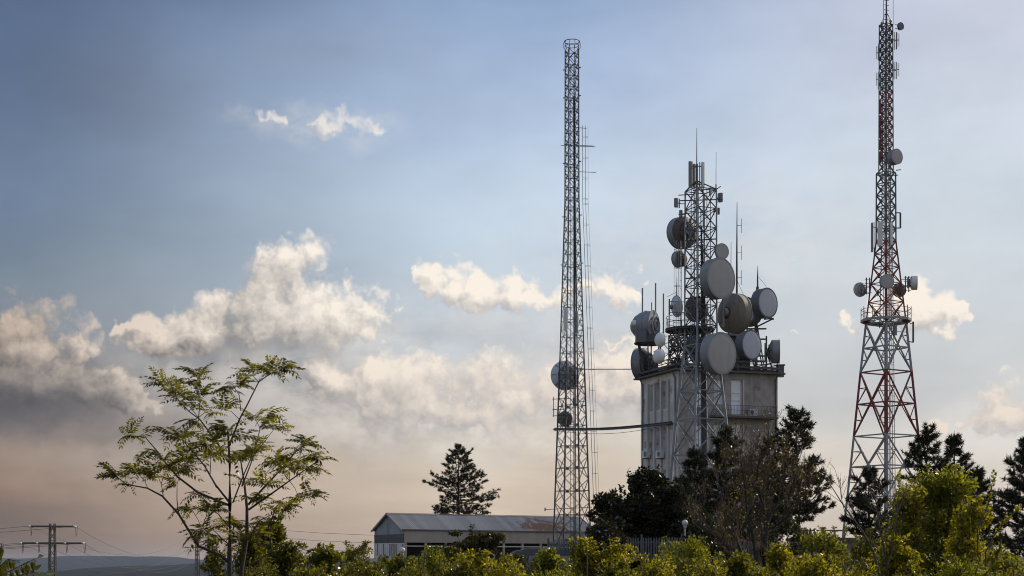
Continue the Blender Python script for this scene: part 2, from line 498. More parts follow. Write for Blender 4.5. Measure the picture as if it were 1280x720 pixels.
M['plaster_side'] = material('ochre_stained_render', (.60, .56, .52), .92, 0, .30, .9, bump=.3, streak=.45, stain=((.33, .225, .13), .555), bscale=14)
M['concrete'] = material('stained_concrete', (.19, .178, .168), .9, 0, .2, .7, bump=.2, streak=.5)
M['trim'] = material('grey_trim', (.50, .47, .44), .88, 0, .14, 1.2, streak=.35)
M['cornice'] = material('dark_cornice', (.10, .092, .088), .88, 0, .2, .8, streak=.3)
M['frame_white'] = material('white_window_frame', (.60, .60, .59), .5, 0, .08, 1.5)
M['blind'] = material('pale_blind', (.68, .72, .78), .6, 0, .08, 1.5)
M['pipe'] = material('drain_pipe', (.10, .095, .09), .6)
M['zinc'] = material('corrugated_zinc', (.315, .30, .285), .75, 0, .2, .35, streak=.3, stain=((.20, .185, .175), .58), objvar=.16, rustbox=((6.0, 211.0, 6.9), (5.5, 5.0, 1.6), (.20, .115, .065)))
M['ware_wall'] = material('warehouse_wall', (.30, .268, .24), .9, 0, .14, .5, streak=.35, stain=((.20, .17, .145), .62), objvar=.06)
M['ware_dark'] = material('warehouse_dark_panel', (.075, .075, .072), .75, 0, .15, .8, streak=.3, objvar=.12)
M['ware_board'] = material('warehouse_gable_board', (.25, .255, .27), .8, 0, .18, .8, streak=.5, objvar=.12)
M['dark_room'] = material('dark_interior', (.035, .032, .03), .95)
M['fence'] = material('grey_fence', (.10, .10, .104), .65, .1, .2, 2.0)
M['globe'] = material('frosted_globe', (.45, .43, .42), .35, 0, .05, 2.0)
M['post'] = material('lamp_post', (.30, .29, .28), .6)
M['bark'] = material('grey_brown_bark', (.045, .037, .030), .95, 0, .3, 6, bump=.4)
M['bark_dark'] = material('dark_bark', (.022, .019, .017), .95, 0, .3, 6, bump=.4)
M['bark_twig'] = material('dry_twig', (.075, .053, .038), .95, 0, .3, 5)
M['twig_grey'] = material('pale_twig', (.13, .11, .095), .95, 0, .3, 5)
M['van'] = material('dull_van_paint', (.06, .064, .07), .7, 0, .1, 1.0, stain=((.17, .15, .13), .60))
M['rubber'] = material('rubber', (.02, .02, .02), .8)
M['ground'] = material('dry_grass_ground', (.045, .045, .020), .95, 0, .35, .15, bump=.3, stain=((.075, .06, .035), .60))
M['hill'] = material('wooded_hill', (.018, .022, .020), 1.0, 0, .5, .0016, spec=0.0)
M['valley'] = material('valley_fields', (.10, .10, .065), .95, 0, .4, .0012)
M['hub_lamp'] = material('grey_hub', (.20, .20, .21), .5, .2)


def glass_material(name, col, rough=.12):
    m = bpy.data.materials.new(name); m.use_nodes = True
    b = m.node_tree.nodes['Principled BSDF']
    g = G(m.node_tree); tc = g.node('ShaderNodeTexCoord')
    n = g.noise(tc.outputs['Object'], 1.1, 3, .5)
    k = g.rng(n, .3, .7, .75, 1.25, False)
    g.put(b.inputs['Base Color'], g.mix(1.0, col, g.xyz(k, k, k), 'MULTIPLY'))
    b.inputs['Roughness'].default_value = rough; b.inputs['Specular IOR Level'].default_value = .8
    return m


M['glass'] = glass_material('dark_window_glass', (.07, .08, .09))
M['glass_sky'] = glass_material('sky_pale_glass', (.36, .41, .47), .2)  # pale base colour paints the sky's brightness into the panes, no curtain behind
L = {}
L['bush'] = leaf_material('yellow_green_leaf', (.105, .104, .009), .60, .55, (.34, .305, .009), .03)
L['bush_mid'] = leaf_material('mid_green_leaf', (.062, .068, .010), .52, .55, (.19, .185, .010), .03)
L['bush_lime'] = leaf_material('lime_green_leaf', (.085, .10, .012), .58, .5, (.25, .255, .011), .03)
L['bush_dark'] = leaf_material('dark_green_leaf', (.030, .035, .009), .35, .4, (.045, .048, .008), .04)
L['tree_dark'] = leaf_material('dark_tree_leaf', (.020, .023, .011), .25, .4, (.026, .028, .010), .04)  # very dark green leaf shared by the trees and back shrubs
L['frond'] = leaf_material('pinnate_leaf', (.055, .058, .010), .55, .5, (.24, .22, .010), .04)
L['shoot'] = leaf_material('young_pinnate_leaf', (.034, .040, .008), .42, .4, (.085, .080, .008), .05)
L['needle'] = leaf_material('pine_needle', (.032, .036, .022), .18, .5, (.042, .044, .020), .03, 0.5)
L['dry'] = leaf_material('dry_brown_leaf', (.080, .064, .022), .4, .45, (.13, .10, .022), .03)
L['yellow'] = leaf_material('yellow_autumn_leaf', (.20, .15, .02), .5, .3, (.30, .22, .02))

# ------------------------------------------------------------------ ground, hills, haze
def sstep(a, b, x):
    t = np.clip((x - a) / (b - a), 0, 1); return t * t * (3 - 2 * t)


def ground_z(x, y):
    x = np.asarray(x, float); y = np.asarray(y, float)
    z = -12.0 * sstep(-10, -46, x) - 58 * sstep(300, 2600, y) - 30 * sstep(-60, -700, x) - 40 * sstep(120, 900, x)
    z = np.maximum(z, -72)
    return z + .10 * np.sin(x * .31 + 1) * np.sin(y * .23)


xs = np.sign(np.linspace(-1, 1, 150)) * np.abs(np.linspace(-1, 1, 150)) ** 3.2 * 24000
ys = np.concatenate([np.linspace(-900, 0, 10)[:-1], (np.linspace(0, 1, 150) ** 3.0) * 23000])
gx, gy = np.meshgrid(xs, ys)
gv = np.stack([gx, gy, ground_z(gx, gy)], -1).reshape(-1, 3)
ii = np.arange(len(ys) - 1)[:, None] * len(xs) + np.arange(len(xs) - 1)[None, :]
gf = np.stack([ii, ii + 1, ii + 1 + len(xs), ii + len(xs)], -1).reshape(-1, 4)
props(np_mesh('ground', gv, gf, M['ground'], smooth=True), kind='structure')


def ridge(name, Y, prof, depth, seed, mat):
    """a long hill whose crest follows (photo column, photo row) at distance Y"""
    r2 = np.random.default_rng(seed)
    n, m = 260, 13
    pxs = np.linspace(-900, 2200, n)
    crest = np.interp(pxs, [p[0] for p in prof], [p[1] for p in prof])
    for k in range(1, 7):
        crest = crest + np.sin(pxs * .011 * 2 ** k + r2.uniform(0, 6)) * 2.2 / 2 ** k
    v = []
    for j in range(m):
        t = j / (m - 1) * 2 - 1                      # -1 near foot .. 1 far foot
        yy = Y + t * depth
        sh = (1 - abs(t)) ** .8
        wob = 1 + .16 * np.sin(pxs * .03 + j * 1.7) * (1 - sh)
        z = -72.5 + (EYE + (HY - crest) / F * Y + 72.5) * sh * wob
        v.append(np.stack([(pxs - 640) / F * Y, np.full(n, yy) + 60 * np.sin(pxs * .05 + j), z], -1))
    v = np.concatenate(v)
    ii = np.arange(m - 1)[:, None] * n + np.arange(n - 1)[None, :]
    f = np.stack([ii, ii + 1, ii + 1 + n, ii + n], -1).reshape(-1, 4)
    props(np_mesh(name, v, f, mat, smooth=True), kind='structure')


ridge('far_hills', 16000, [(-900, 690), (0, 697), (60, 696), (100, 694), (200, 697), (260, 700), (700, 697), (2200, 694)], 2600, 3, M['hill'])
ridge('near_hills', 7500, [(-900, 716), (0, 719), (75, 716), (120, 711), (160, 708), (250, 704), (420, 703), (900, 708), (2200, 705)], 1700, 8, M['hill'])

hz = MB().box((0, 10500, 26), 52000, 24000, 202)
hm = bpy.data.materials.new('hazy_air'); hm.use_nodes = True
hm.node_tree.nodes.clear(); gh = G(hm.node_tree)
pvn = gh.node('ShaderNodeVolumePrincipled'); pvn.inputs['Color'].default_value = (.62, .74, 1.0, 1)
pvn.inputs['Density'].default_value = 1.7e-5; pvn.inputs['Anisotropy'].default_value = .3
ho = gh.node('ShaderNodeOutputMaterial'); hm.node_tree.links.new(pvn.outputs[0], ho.inputs['Volume'])
props(hz.build('haze', hm), kind='stuff')


# ------------------------------------------------------------------ the tall concrete equipment building
TH = R(20.6)
UL = Vector((-math.sin(TH), math.cos(TH), 0))      # along the side face, away from the near corner
UR = Vector((math.cos(TH), math.sin(TH), 0))       # along the front face
NL, NR = -UR, -UL                                  # outward normals of side and front face
C0 = P(848, HY, 150); C0.z = 0


def along(px, U):
    k = (px - 640) / F
    return (k * C0.y - C0.x) / (U.x - k * U.y)


def onface(px, py, U):
    t = along(px, U); y = C0.y + U.y * t
    return t, EYE + (HY - py) / F * y


WL, WR = along(801, UL), along(972, UR)
ZT = onface(848, 463, UL)[1]


def wall_holes(mb, O, U, N, W, z0, z1, holes, depth):
    us = sorted({0, W} | {h[0] for h in holes} | {h[1] for h in holes})
    zs = sorted({z0, z1} | {h[2] for h in holes} | {h[3] for h in holes})
    pt = lambda u, z, d=0: O + U * u + UP * z - N * d
    for a, b in zip(us, us[1:]):
        for c, d in zip(zs, zs[1:]):
            um, zm = (a + b) / 2, (c + d) / 2
            if any(h[0] < um < h[1] and h[2] < zm < h[3] for h in holes): continue
            mb.quad(pt(a, c), pt(b, c), pt(b, d), pt(a, d))
    for (a, b, c, d) in holes:
        mb.quad(pt(a, c), pt(a, c, depth), pt(a, d, depth), pt(a, d)); mb.quad(pt(b, c), pt(b, d), pt(b, d, depth), pt(b, c, depth))
        mb.quad(pt(a, c), pt(b, c), pt(b, c, depth), pt(a, c, depth)); mb.quad(pt(a, d), pt(a, d, depth), pt(b, d, depth), pt(b, d))
        mb.quad(pt(a, c, depth), pt(b, c, depth), pt(b, d, depth), pt(a, d, depth))


bld = empty('equipment_building', C0, 'tall grey rendered block crowded with dishes on its flat roof', 'building')


def window(parent, O, U, N, u0, u1, z0, z1, d, cols, rows, pane, fw=.07, name='window'):
    """a framed window set d behind the wall face; panes are sub-parts"""
    fr = MB(); pt = lambda u, z, dd: O + U * u + UP * z - N * dd
    def bar(a, b, c, e): fr.box(pt((a + b) / 2, (c + e) / 2, d - .04), b - a, .08, e - c, U, N, UP)
    bar(u0, u0 + fw, z0, z1); bar(u1 - fw, u1, z0, z1); bar(u0 + fw, u1 - fw, z0, z0 + fw); bar(u0 + fw, u1 - fw, z1 - fw, z1)
    cu = [u0 + fw + (u1 - u0 - 2 * fw) * k for k in cols]; cz = [z0 + fw + (z1 - z0 - 2 * fw) * k for k in rows]
    for c in cu[1:-1]: bar(c - fw * .4, c + fw * .4, z0 + fw, z1 - fw)
    for k in range(len(cu) - 1):
        for c in cz[1:-1]:
            bar(cu[k] + (fw * .4 if k else 0), cu[k + 1] - (fw * .4 if k < len(cu) - 2 else 0), c - fw * .4, c + fw * .4)
    w = fr.build(name, M['frame_white'], parent)
    for a, b in zip(cu, cu[1:]):
        for c, e in zip(cz, cz[1:]):
            MB().box(pt((a + b) / 2, (c + e) / 2, d - .015), b - a, .02, e - c, U, N, UP).build('pane', pane[rnd.randrange(len(pane))] if isinstance(pane, list) else pane, w)
    return w


# side face: three tall window strips between fins
holesL = []; winL = []
cols = [(812.6, 818.6), (820.8, 826.8), (829.0, 835.2)]
rows_ref = [(477, 511), (533.5, 567), (588, 622), (643, 677)]
tL = lambda px: along(px, UL)
for (a, b) in cols:
    for (ya, yb) in rows_ref:
        t1, t0 = tL(a), tL(b)
        zz1, zz0 = onface(830, ya, UL)[1], onface(830, yb, UL)[1]
        holesL.append((t0, t1, max(zz0, .4), zz1)); winL.append(holesL[-1])
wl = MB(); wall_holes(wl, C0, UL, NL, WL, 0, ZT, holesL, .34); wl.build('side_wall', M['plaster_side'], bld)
for (u0, u1, z0, z1) in winL:
    window(bld, C0, UL, NL, u0, u1, z0, z1, .30, [0, .42, 1], [0, .72, 1], [M['glass'], M['glass'], M['blind']], .09)
# raised fins and spandrel panels between the strips
for px in (811.2, 819.7, 827.9, 836.4):
    t = tL(px); MB().box(C0 + UL * t + NL * .11 + UP * (ZT / 2 - .3), .30, .22, ZT - .7, UL, NL).build('fin', M['trim'], bld)
for (a, b) in cols:
    for (ya, yb) in ((513, 531), (569, 586), (624, 641)):
        t1, t0 = tL(a - .2), tL(b + .2); zz1, zz0 = onface(830, ya, UL)[1], onface(830, yb, UL)[1]
        MB().box(C0 + UL * ((t0 + t1) / 2) + NL * .03 + UP * ((zz0 + zz1) / 2), (t1 - t0) * .86, .06, zz1 - zz0, UL, NL).build('spandrel_panel', M['trim'], bld)
# front face
hr = lambda a, b, ya, yb: (along(a, UR), along(b, UR), onface((a + b) / 2, yb, UR)[1], onface((a + b) / 2, ya, UR)[1])
Rwin = [hr(866, 879, 476, 506), hr(892.5, 905.5, 474, 506), hr(866, 879, 531, 561), hr(892, 905.5, 531, 561), hr(866, 879, 588, 618), hr(892, 905, 588, 618)]
Rdoor = [hr(914, 928, 474.5, 519.5), hr(914, 928, 530, 572), hr(914, 928, 588, 622)]
holesR = Rwin + Rdoor
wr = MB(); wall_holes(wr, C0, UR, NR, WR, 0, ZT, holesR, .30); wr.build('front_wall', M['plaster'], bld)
for h in Rwin: window(bld, C0, UR, NR, *h, .24, [0, .5, 1], [0, .68, 1], [M['glass_sky'], M['blind']], .09)
for k, h in enumerate(Rdoor):
    d = window(bld, C0, UR, NR, *h, .24, [0, 1], [0, .42, .64, 1] if k == 0 else [0, .4, .7, 1], M['blind'], .12, 'balcony_door')
    MB().box(C0 + UR * (h[1] + .09) + NR * .04 + UP * ((h[2] + h[3]) / 2), .12, .08, h[3] - h[2], UR, NR).build('door_trim', M['trim'], bld)
# back and far walls, roof slab, cornice, parapet
bw = MB()
A, B_, Cc = C0 + UL * WL, C0 + UL * WL + UR * WR, C0 + UR * WR
for p, q in ((A, B_), (B_, Cc)): bw.quad(p, q, q + UP * ZT, p + UP * ZT)
bw.build('rear_wall', M['plaster'], bld)
ctr = C0 + UL * (WL / 2) + UR * (WR / 2)
MB().box(ctr + UP * (ZT + .08), WR + 1.1, WL + 1.1, .16, UR, UL).build('cornice_slab', M['cornice'], bld)
par = MB()
for s_ in (-1, 1):
    par.box(ctr + UP * (ZT + .31) + UL * (s_ * (WL / 2 - .12)), WR - .5, .2, .3, UR, UL)
    par.box(ctr + UP * (ZT + .31) + UR * (s_ * (WR / 2 - .12)), .2, WL - .1, .3, UR, UL)
par.build('parapet', M['cornice'], bld)
# roof rail: posts and two rails on each visible side
rl = MB()
for (O, U, W) in ((C0, UL, WL), (C0, UR, WR), (A, UR, WR), (Cc, UL, WL)):
    for z in (.95, 1.3): rl.beam(O + UP * (ZT + z) - U * .2, O + UP * (ZT + z) + U * (W + .2), .07)
    n = 7
    for k in range(n + 1): rl.beam(O + U * (W * k / n) + UP * (ZT + .2), O + U * (W * k / n) + UP * (ZT + 1.32), .06)
rl.build('roof_railing', M['steel_dark'], bld)
# steel beams lying along the roof edge
for k, (O, U, W, dz) in enumerate(((C0, UL, WL, .30), (C0, UR, WR, .34))):
    MB().box(O + U * (W / 2) + UP * (ZT + .22 + dz) - (NL if k == 0 else NR) * -.35, W + .6, .35, .22, U, NL if k == 0 else NR).build('roof_edge_beam', M['steel_dark'], bld)
# penthouse with overhanging slab
ph0 = C0 + UR * along(920, UR) + UL * 2.0
phw = along(957.5, UR) - along(920, UR) - .6; phz = EYE + (HY - 419) / F * 153.5
MB().box(ph0 + UR * (phw / 2) + UL * 2 + UP * ((ZT + .2 + phz) / 2), phw, 4, phz - ZT - .2, UR, UL).build('penthouse', M['cornice'], bld)
MB().box(ph0 + UR * (phw / 2) + UL * 2 + UP * (phz + .1), phw + 1.4, 5, .2, UR, UL).build('penthouse_slab', M['concrete'], bld)
# drain pipes
for px, U, N, W in ((804.8, UL, NL, 0), (845.2, UL, NL, 0), (969, UR, NR, 0)):
    t = along(px, U); p = C0 + U * t + N * .12
    MB().tube([p + UP * .2, p + UP * (ZT - .6), p + N * .25 + UP * (ZT - .15)], .075, 8).build('drain_pipe', M['pipe'], bld, True)
# balcony
b0, b1 = along(884, UR), along(964, UR); zb = onface(924, 521, UR)[1]
bal = MB().box(C0 + UR * ((b0 + b1) / 2) + NR * .65 + UP * (zb - .1), b1 - b0, 1.3, .2, UR, NR).build('balcony', M['cornice'], bld)
br = MB()
for z in (.95, .5, .08): br.beam(C0 + UR * b0 + NR * 1.25 + UP * (zb + z), C0 + UR * b1 + NR * 1.25 + UP * (zb + z), .035)
for e in (b0, b1): br.beam(C0 + UR * e + NR * .05 + UP * (zb + .95), C0 + UR * e + NR * 1.25 + UP * (zb + .95), .035)
k = b0
while k < b1:
    br.beam(C0 + UR * k + NR * 1.25 + UP * zb, C0 + UR * k + NR * 1.25 + UP * (zb + .95), .022); k += .16
br.build('railing', M['steel_dark'], bal)
# lower string course
zc = onface(860, 583, UR)[1]
MB().box(C0 + UR * (WR / 2) + NR * .04 + UP * zc, WR, .08, .16, UR, NR).build('string_course', M['trim'], bld)


def aircon(c, U, N, label, s=1.0):
    r_ = empty('air_conditioner', c, label, 'air conditioner', 'outdoor air conditioning units on the building')
    MB().box(c + N * .17, .92 * s, .34 * s, .66 * s, U, N).build('casing', M['panel'], r_)
    f = c + N * (.17 + .171 * s) - U * .16 * s
    MB().lathe(f, N, [(.25 * s, 0), (.25 * s, .012), (.06, .014)], 20).build('fan', M['black'], r_)
    gr = MB()
    for q in (.09, .16, .23): gr.ring(f + N * .03, N, q * s, .008, 20, 4)
    gr.build('grille', M['panel'], r_)
    for e in (-.3, .3): MB().box(c + U * e * s + N * .12 - UP * .36 * s, .05, .5, .05, U, N).build('bracket', M['steel_dark'], r_)


for px, lab in ((812.5, 'pale wall air conditioner beside the drain pipe on the side face'), (829.5, 'pale wall air conditioner under the window strip nearest the corner')):
    t, z = onface(px, 568, UL); aircon(C0 + UL * t + NL * .26 + UP * z, UL, NL, lab, 1.1)
t, z = onface(939.5, 514.5, UR); aircon(C0 + UR * t + NR * .05 + UP * (zb + .42), UR, NR, 'air conditioner standing on the balcony beside the pale door', .95)
t, z = onface(873, 512, UR); aircon(C0 + UR * t + NR * .05 + UP * z, UR, NR, 'air conditioner on the wall behind the lattice tower legs', 1.0)

# ------------------------------------------------------------------ warehouse
WU = Vector((.84, .5426, 0)).normalized(); WG = Vector((-WU.y, WU.x, 0)); WN = -WG     # long wall dir, gable dir, long wall normal
W0 = P(505, HY, 200); W0.z = 0
WLEN, WWID = 29.5, 7.8
ZE, ZRG = EYE + (HY - 662) / F * 200, EYE + (HY - 642.2) / F * 203.2
ZB = EYE + (HY - 678.3) / F * 200
wh = empty('warehouse', W0, 'long low warehouse with corrugated gable roof partly rusted', 'warehouse')
# roof sheets
nsh = 34; sw = (WLEN + .8) / nsh
slope = Vector((WG.x * WWID / 2, WG.y * WWID / 2, ZRG - ZE))
over = 1.07


def sheet(width, L_, amp=.05, waves=3):
    mb = MB(); n = waves * 2
    for j in range(2):
        for i in range(n + 1):
            mb.v.append((i / n * width * 1.01, j * L_, amp * (1 if i % 2 else -1)))
    for i in range(n): mb.f.append((i, i + 1, n + 1 + i + 1, n + 1 + i))
    return mb


def roof_mat(front):
    sl = slope.copy()
    if not front: sl = Vector((-slope.x, -slope.y, slope.z))
    y = sl.normalized(); x = WU if front else -WU; z = x.cross(y)
    return Matrix((x, y, z)).transposed().to_4x4(), sl.length * over


for side in (True, False):
    mt, Ls = roof_mat(side)
    ms = sheet(sw, Ls).mesh('roof_sheet', M['zinc'])
    for k in range(nsh):
        o = bpy.data.objects.new('roof_sheet', ms); COL.objects.link(o); o.parent = wh
        base = (WU * (-.4 + k * sw) if side else WG * WWID + WU * (-.4 + (k + 1) * sw)) + UP * ZE
        down = slope.normalized() if side else Vector((-slope.x, -slope.y, slope.z)).normalized()
        T = Matrix.Translation(base - down * Ls * .065 + UP * (.03 + rnd.uniform(-.012, .012))) @ mt @ Matrix.Rotation(rnd.uniform(-.006, .006), 4, 'Y')
        o.matrix_local = T
rc = MB()
mid = W0 + WG * (WWID / 2)
rc.box(mid + WU * (WLEN / 2) + UP * (ZRG + .1), WLEN + .9, .34, .05, WU, WG).build('ridge_cap', M['zinc'], wh)
# bargeboards and gable boards
gb = 9
for k in range(gb):
    u0, u1 = WWID * k / gb + .01, WWID * (k + 1) / gb - .01
    h0 = ZE - .15 + (ZRG - ZE) * (1 - abs(u0 - WWID / 2) / (WWID / 2)); h1 = ZE - .15 + (ZRG - ZE) * (1 - abs(u1 - WWID / 2) / (WWID / 2))
    zb_ = ZE - .55
    b = MB(); dd = -WU * (.03 + .02 * (k % 2))
    q = [W0 + WG * u0 + UP * zb_, W0 + WG * u1 + UP * zb_, W0 + WG * u1 + UP * h1, W0 + WG * u0 + UP * h0]
    b.add([p + dd for p in q] + [p + dd + WU * .03 for p in q], [(3, 2, 1, 0), (4, 5, 6, 7), (0, 1, 5, 4), (1, 2, 6, 5), (2, 3, 7, 6), (3, 0, 4, 7)])
    b.build('gable_board', M['ware_board'], wh)
for s_ in (0, 1):
    e = W0 + WG * (WWID * s_) + WG * (-.25 if s_ == 0 else .25) + UP * (ZE - .14) - WU * .42
    MB().beam(e, mid + UP * (ZRG + .0) - WU * .42, .06, .2).build('bargeboard', M['ware_board'], wh)
# dark cladding under the gable
for r_ in range(2):
    for k in range(4):
        u = WWID * (k + .5) / 4; z = ZE - .55 - .55 * (r_ + .5)
        MB().box(W0 + WG * u + UP * z - WU * (.04 + .012 * ((k + r_) % 2)), WWID / 4 - .03, .05, .53, WG, WU).build('cladding_panel', M['ware_dark'], wh)
zg = ZE - .55 - 1.1
# gable glazing: frame with panes
gz_ = MB()
for k in range(15):
    gz_.box(W0 + WG * (WWID * k / 14) + UP * (zg / 2), .09, .09, zg, WG, WU)
for z in (zg - .05, zg * .62, zg * .3, .1): gz_.box(W0 + WG * (WWID / 2) + UP * z, WWID, .07, .08, WG, WU)
gl = gz_.build('glazed_gable', M['frame_white'], wh)
for k in range(14):
    for (za, zb2) in ((zg * .62, zg), (zg * .3, zg * .62), (.1, zg * .3)):
        MB().box(W0 + WG * (WWID * (k + .5) / 14) + UP * ((za + zb2) / 2) + WU * .02, WWID / 14 - .1, .015, zb2 - za - .1, WG, WU).build('pane', M['glass_sky'] if rnd.random() < .4 else M['glass'], gl)
# long wall: upper band of panels, fascia
for k in range(7):
    u0 = WLEN * k / 7
    MB().box(W0 + WU * (u0 + WLEN / 14) + UP * ((ZB + ZE) / 2) + WN * (.05 + .006 * (k % 2)), WLEN / 7 - .015, .12, ZE - ZB - .05, WU, WN).build('wall_panel', M['ware_wall'], wh)
MB().box(W0 + WU * (WLEN / 2) + UP * (ZE - .02) + WN * .24, WLEN + .8, .12, .14, WU, WN).build('gutter', M['pipe'], wh)
# lower part: columns, doors, dark openings
for k in range(11):
    MB().box(W0 + WU * (.2 + (WLEN - .4) * k / 10) + UP * (ZB / 2) + WN * .0, .28, .28, ZB, WU, WN).build('column', M['ware_wall'], wh)
for k, (u, w, m_) in enumerate(((3.6, 2.2, 'ware_board'), (5.9, 2.0, 'frame_white'), (8.4, 2.2, 'ware_dark'), (12.0, 3.0, 'ware_board'), (26.2, 2.4, 'ware_wall'), (28.6, 1.4, 'ware_wall'))):
    MB().box(W0 + WU * u + UP * 1.55 + WN * -.05, w, .08, 3.1, WU, WN).build('door_leaf', M[m_], wh)
MB().box(W0 + WU * (WLEN / 2) + UP * (ZB - .42) + WN * .1, WLEN * .99, .12, .1, WU, WN).build('rail_beam', M['frame_white'], wh)
ins = MB()
e0, e1 = W0 + WG * 2.2, W0 + WG * WWID
ins.quad(e0 + WU * .3, e0 + WU * WLEN, e0 + WU * WLEN + UP * ZE, e0 + WU * .3 + UP * ZE)
ins.build('inner_wall', M['dark_room'], wh)
rw = MB(); rw.quad(e1, e1 + WU * WLEN, e1 + WU * WLEN + UP * ZE, e1 + UP * ZE)
f1, f2 = W0 + WU * WLEN, e1 + WU * WLEN
rw.add([f1, f2, f2 + UP * ZE, (f1 + f2) / 2 + UP * (ZRG - .05), f1 + UP * ZE], [(0, 1, 2, 3, 4)])
rw.build('rear_wall', M['ware_wall'], wh)


# ------------------------------------------------------------------ lattice towers
def lattice(root, cx, Y, phi, prof, levels, leg_w, brace_w, mat_of, plate=False, midring=lambda z: False, kstyle=None):
    """square lattice tower; prof: (z, half diagonal) pairs, levels: bay heights"""
    pz = [p[0] for p in prof]; pr = [p[1] for p in prof]
    ph = R(phi)
    def leg(k, z):
        r = float(np.interp(z, pz, pr)); a = ph + k * math.pi / 2
        return Vector((cx + r * math.cos(a), Y + r * math.sin(a), z))
    # legs, one piece per colour section
    cuts = [levels[0]]
    for a, b in zip(levels, levels[1:]):
        if mat_of((a + b) / 2) is not mat_of(max(a - .05, levels[0] + .01)): cuts.append(a)
    cuts.append(levels[-1])
    cuts = sorted(set(cuts))
    for k in range(4):
        for a, b in zip(cuts, cuts[1:]):
            zs = [a] + [z for z in pz if a < z < b] + [b]
            mb = MB()
            for u, v in zip(zs, zs[1:]): mb.beam(leg(k, u), leg(k, v), leg_w(u))
            mb.build('leg', mat_of((a + b) / 2), root)
    for i, (a, b) in enumerate(zip(levels, levels[1:])):
        m_ = mat_of((a + b) / 2); w = brace_w((a + b) / 2)
        for k in range(4):
            l0, r0, l1, r1 = leg(k, a), leg((k + 1) % 4, a), leg(k, b), leg((k + 1) % 4, b)
            mb = MB()
            st = kstyle((a + b) / 2) if kstyle else 'X'
            if st == 'X':
                mb.beam(l0, r1, w); mb.beam(r0, l1, w)
                if b - a > 4.0:      # secondary struts in the tall bays
                    cc_ = (l0 + r1 + r0 + l1) / 4
                    for la, lb, ds_, de_ in ((l0, l1, l0, l1), (r0, r1, r0, r1)):
                        lm = (la + lb) / 2
                        for e_ in (ds_, de_):
                            dq = (e_ + cc_) / 2; mb.beam(lm, dq, w * .55); mb.beam(la.lerp(lb, .25 if e_ is ds_ else .75), dq, w * .5)
                if plate:
                    c = (l0 + r1 + r0 + l1) / 4; U = (r0 - l0).normalized(); N = U.cross(UP)
                    s_ = .32 * (1 if w > .06 else .6)
                    mb.box(c, s_, .03, s_ * .8, U, N)
            elif st == 'K':          # braces from the feet of the legs to the middle of the ring above, with secondary struts
                m1 = (l1 + r1) / 2; lm, rm = (l0 + l1) / 2, (r0 + r1) / 2
                a1, a2 = (l0 + m1) / 2, (r0 + m1) / 2
                mb.beam(l0, m1, w * 1.2); mb.beam(r0, m1, w * 1.2)
                mb.beam(lm, a1, w * .7); mb.beam(rm, a2, w * .7); mb.beam(l1, a1, w * .7); mb.beam(r1, a2, w * .7); mb.beam(a1, a2, w * .7)
            else:                    # V: braces from the middle of the ring below to the heads of the legs
                m0 = (l0 + r0) / 2; lm, rm = (l0 + l1) / 2, (r0 + r1) / 2
                a1, a2 = (l1 + m0) / 2, (r1 + m0) / 2
                mb.beam(l1, m0, w * 1.2); mb.beam(r1, m0, w * 1.2)
                mb.beam(lm, a1, w * .7); mb.beam(rm, a2, w * .7); mb.beam(a1, a2, w * .7); mb.beam(l0, a1, w * .7); mb.beam(r0, a2, w * .7)
            mb.build('cross_brace', m_, root)
        zrg = (a + b) / 2 if midring((a + b) / 2) else b
        if True:
            mb = MB()
            for k in range(4): mb.beam(leg(k, zrg), leg((k + 1) % 4, zrg), w)
            mb.build('ring_beam', m_, root)
    return leg


def bays(z0, z1, size):
    zs = [z0]
    while zs[-1] < z1 - .3 * size(zs[-1]): zs.append(zs[-1] + size(zs[-1]))
    k = (z1 - z0) / (zs[-1] - z0)
    return [z0 + (z - z0) * k for z in zs]


def ladder(root, p0, p1, side, out, w=.42, cage=0, mat=None, step=.6, name='ladder', rw=.03):
    mb = MB(); U = side.normalized(); O = out.normalized(); p0 = Vector(p0); p1 = Vector(p1); L_ = (p1 - p0).length; d = (p1 - p0) / L_
    for s_ in (-1, 1): mb.beam(p0 + U * s_ * w / 2, p1 + U * s_ * w / 2, rw * 1.3)
    t = .2
    while t < L_: mb.beam(p0 + d * t - U * w / 2, p0 + d * t + U * w / 2, rw); t += step
    o = mb.build(name, mat or M['galv'], root)
    if cage:
        cg_ = MB(); t = 0
        arc = [(-.5, 0), (-.55, .5), (-.3, .85), (0, .95), (.3, .85), (.55, .5), (.5, 0)]
        while t < L_:
            q = [p0 + d * t + U * (a * cage) + O * (b * cage) for a, b in arc]
            for a, b in zip(q, q[1:]): cg_.beam(a, b, rw)
            t += step * 2.2
        for a, b in arc[1:6:2]: cg_.beam(p0 + U * a * cage + O * b * cage, p1 + U * a * cage + O * b * cage, rw)
        cg_.build('safety_cage', mat or M['galv'], root)
    return o


# ---- slender mast on the left (unpainted grey)
YL = 170.0
zl = lambda py: EYE + (HY - py) / F * YL
cxL = S(715 - 640, YL)
mast = empty('lattice_mast', (cxL, YL, 0), 'slender bare grey lattice mast with hoop crown and outside ladder', 'lattice mast')
profL = [(0, S(27.2, YL) * 1.0), (zl(690), S(26.0, YL)), (zl(450), S(16.6, YL)), (zl(250), S(9.6, YL)), (zl(62), S(9.2, YL))]
sideL = lambda z: float(np.interp(z, [p[0] for p in profL], [p[1] for p in profL])) * 1.414
levL = bays(0, zl(62), lambda z: sideL(z) * .88 if z < zl(250) else sideL(z) * 1.05)
legL = lattice(mast, cxL, YL, -26, profL, levL, lambda z: .135 if z < zl(450) else .105, lambda z: .062 if z < zl(450) else .05, lambda z: M['tower_grey'] if z < zl(420) else M['steel_dark'], True, lambda z: True)
cr = MB(); zc0 = zl(64); zc1 = zl(52)
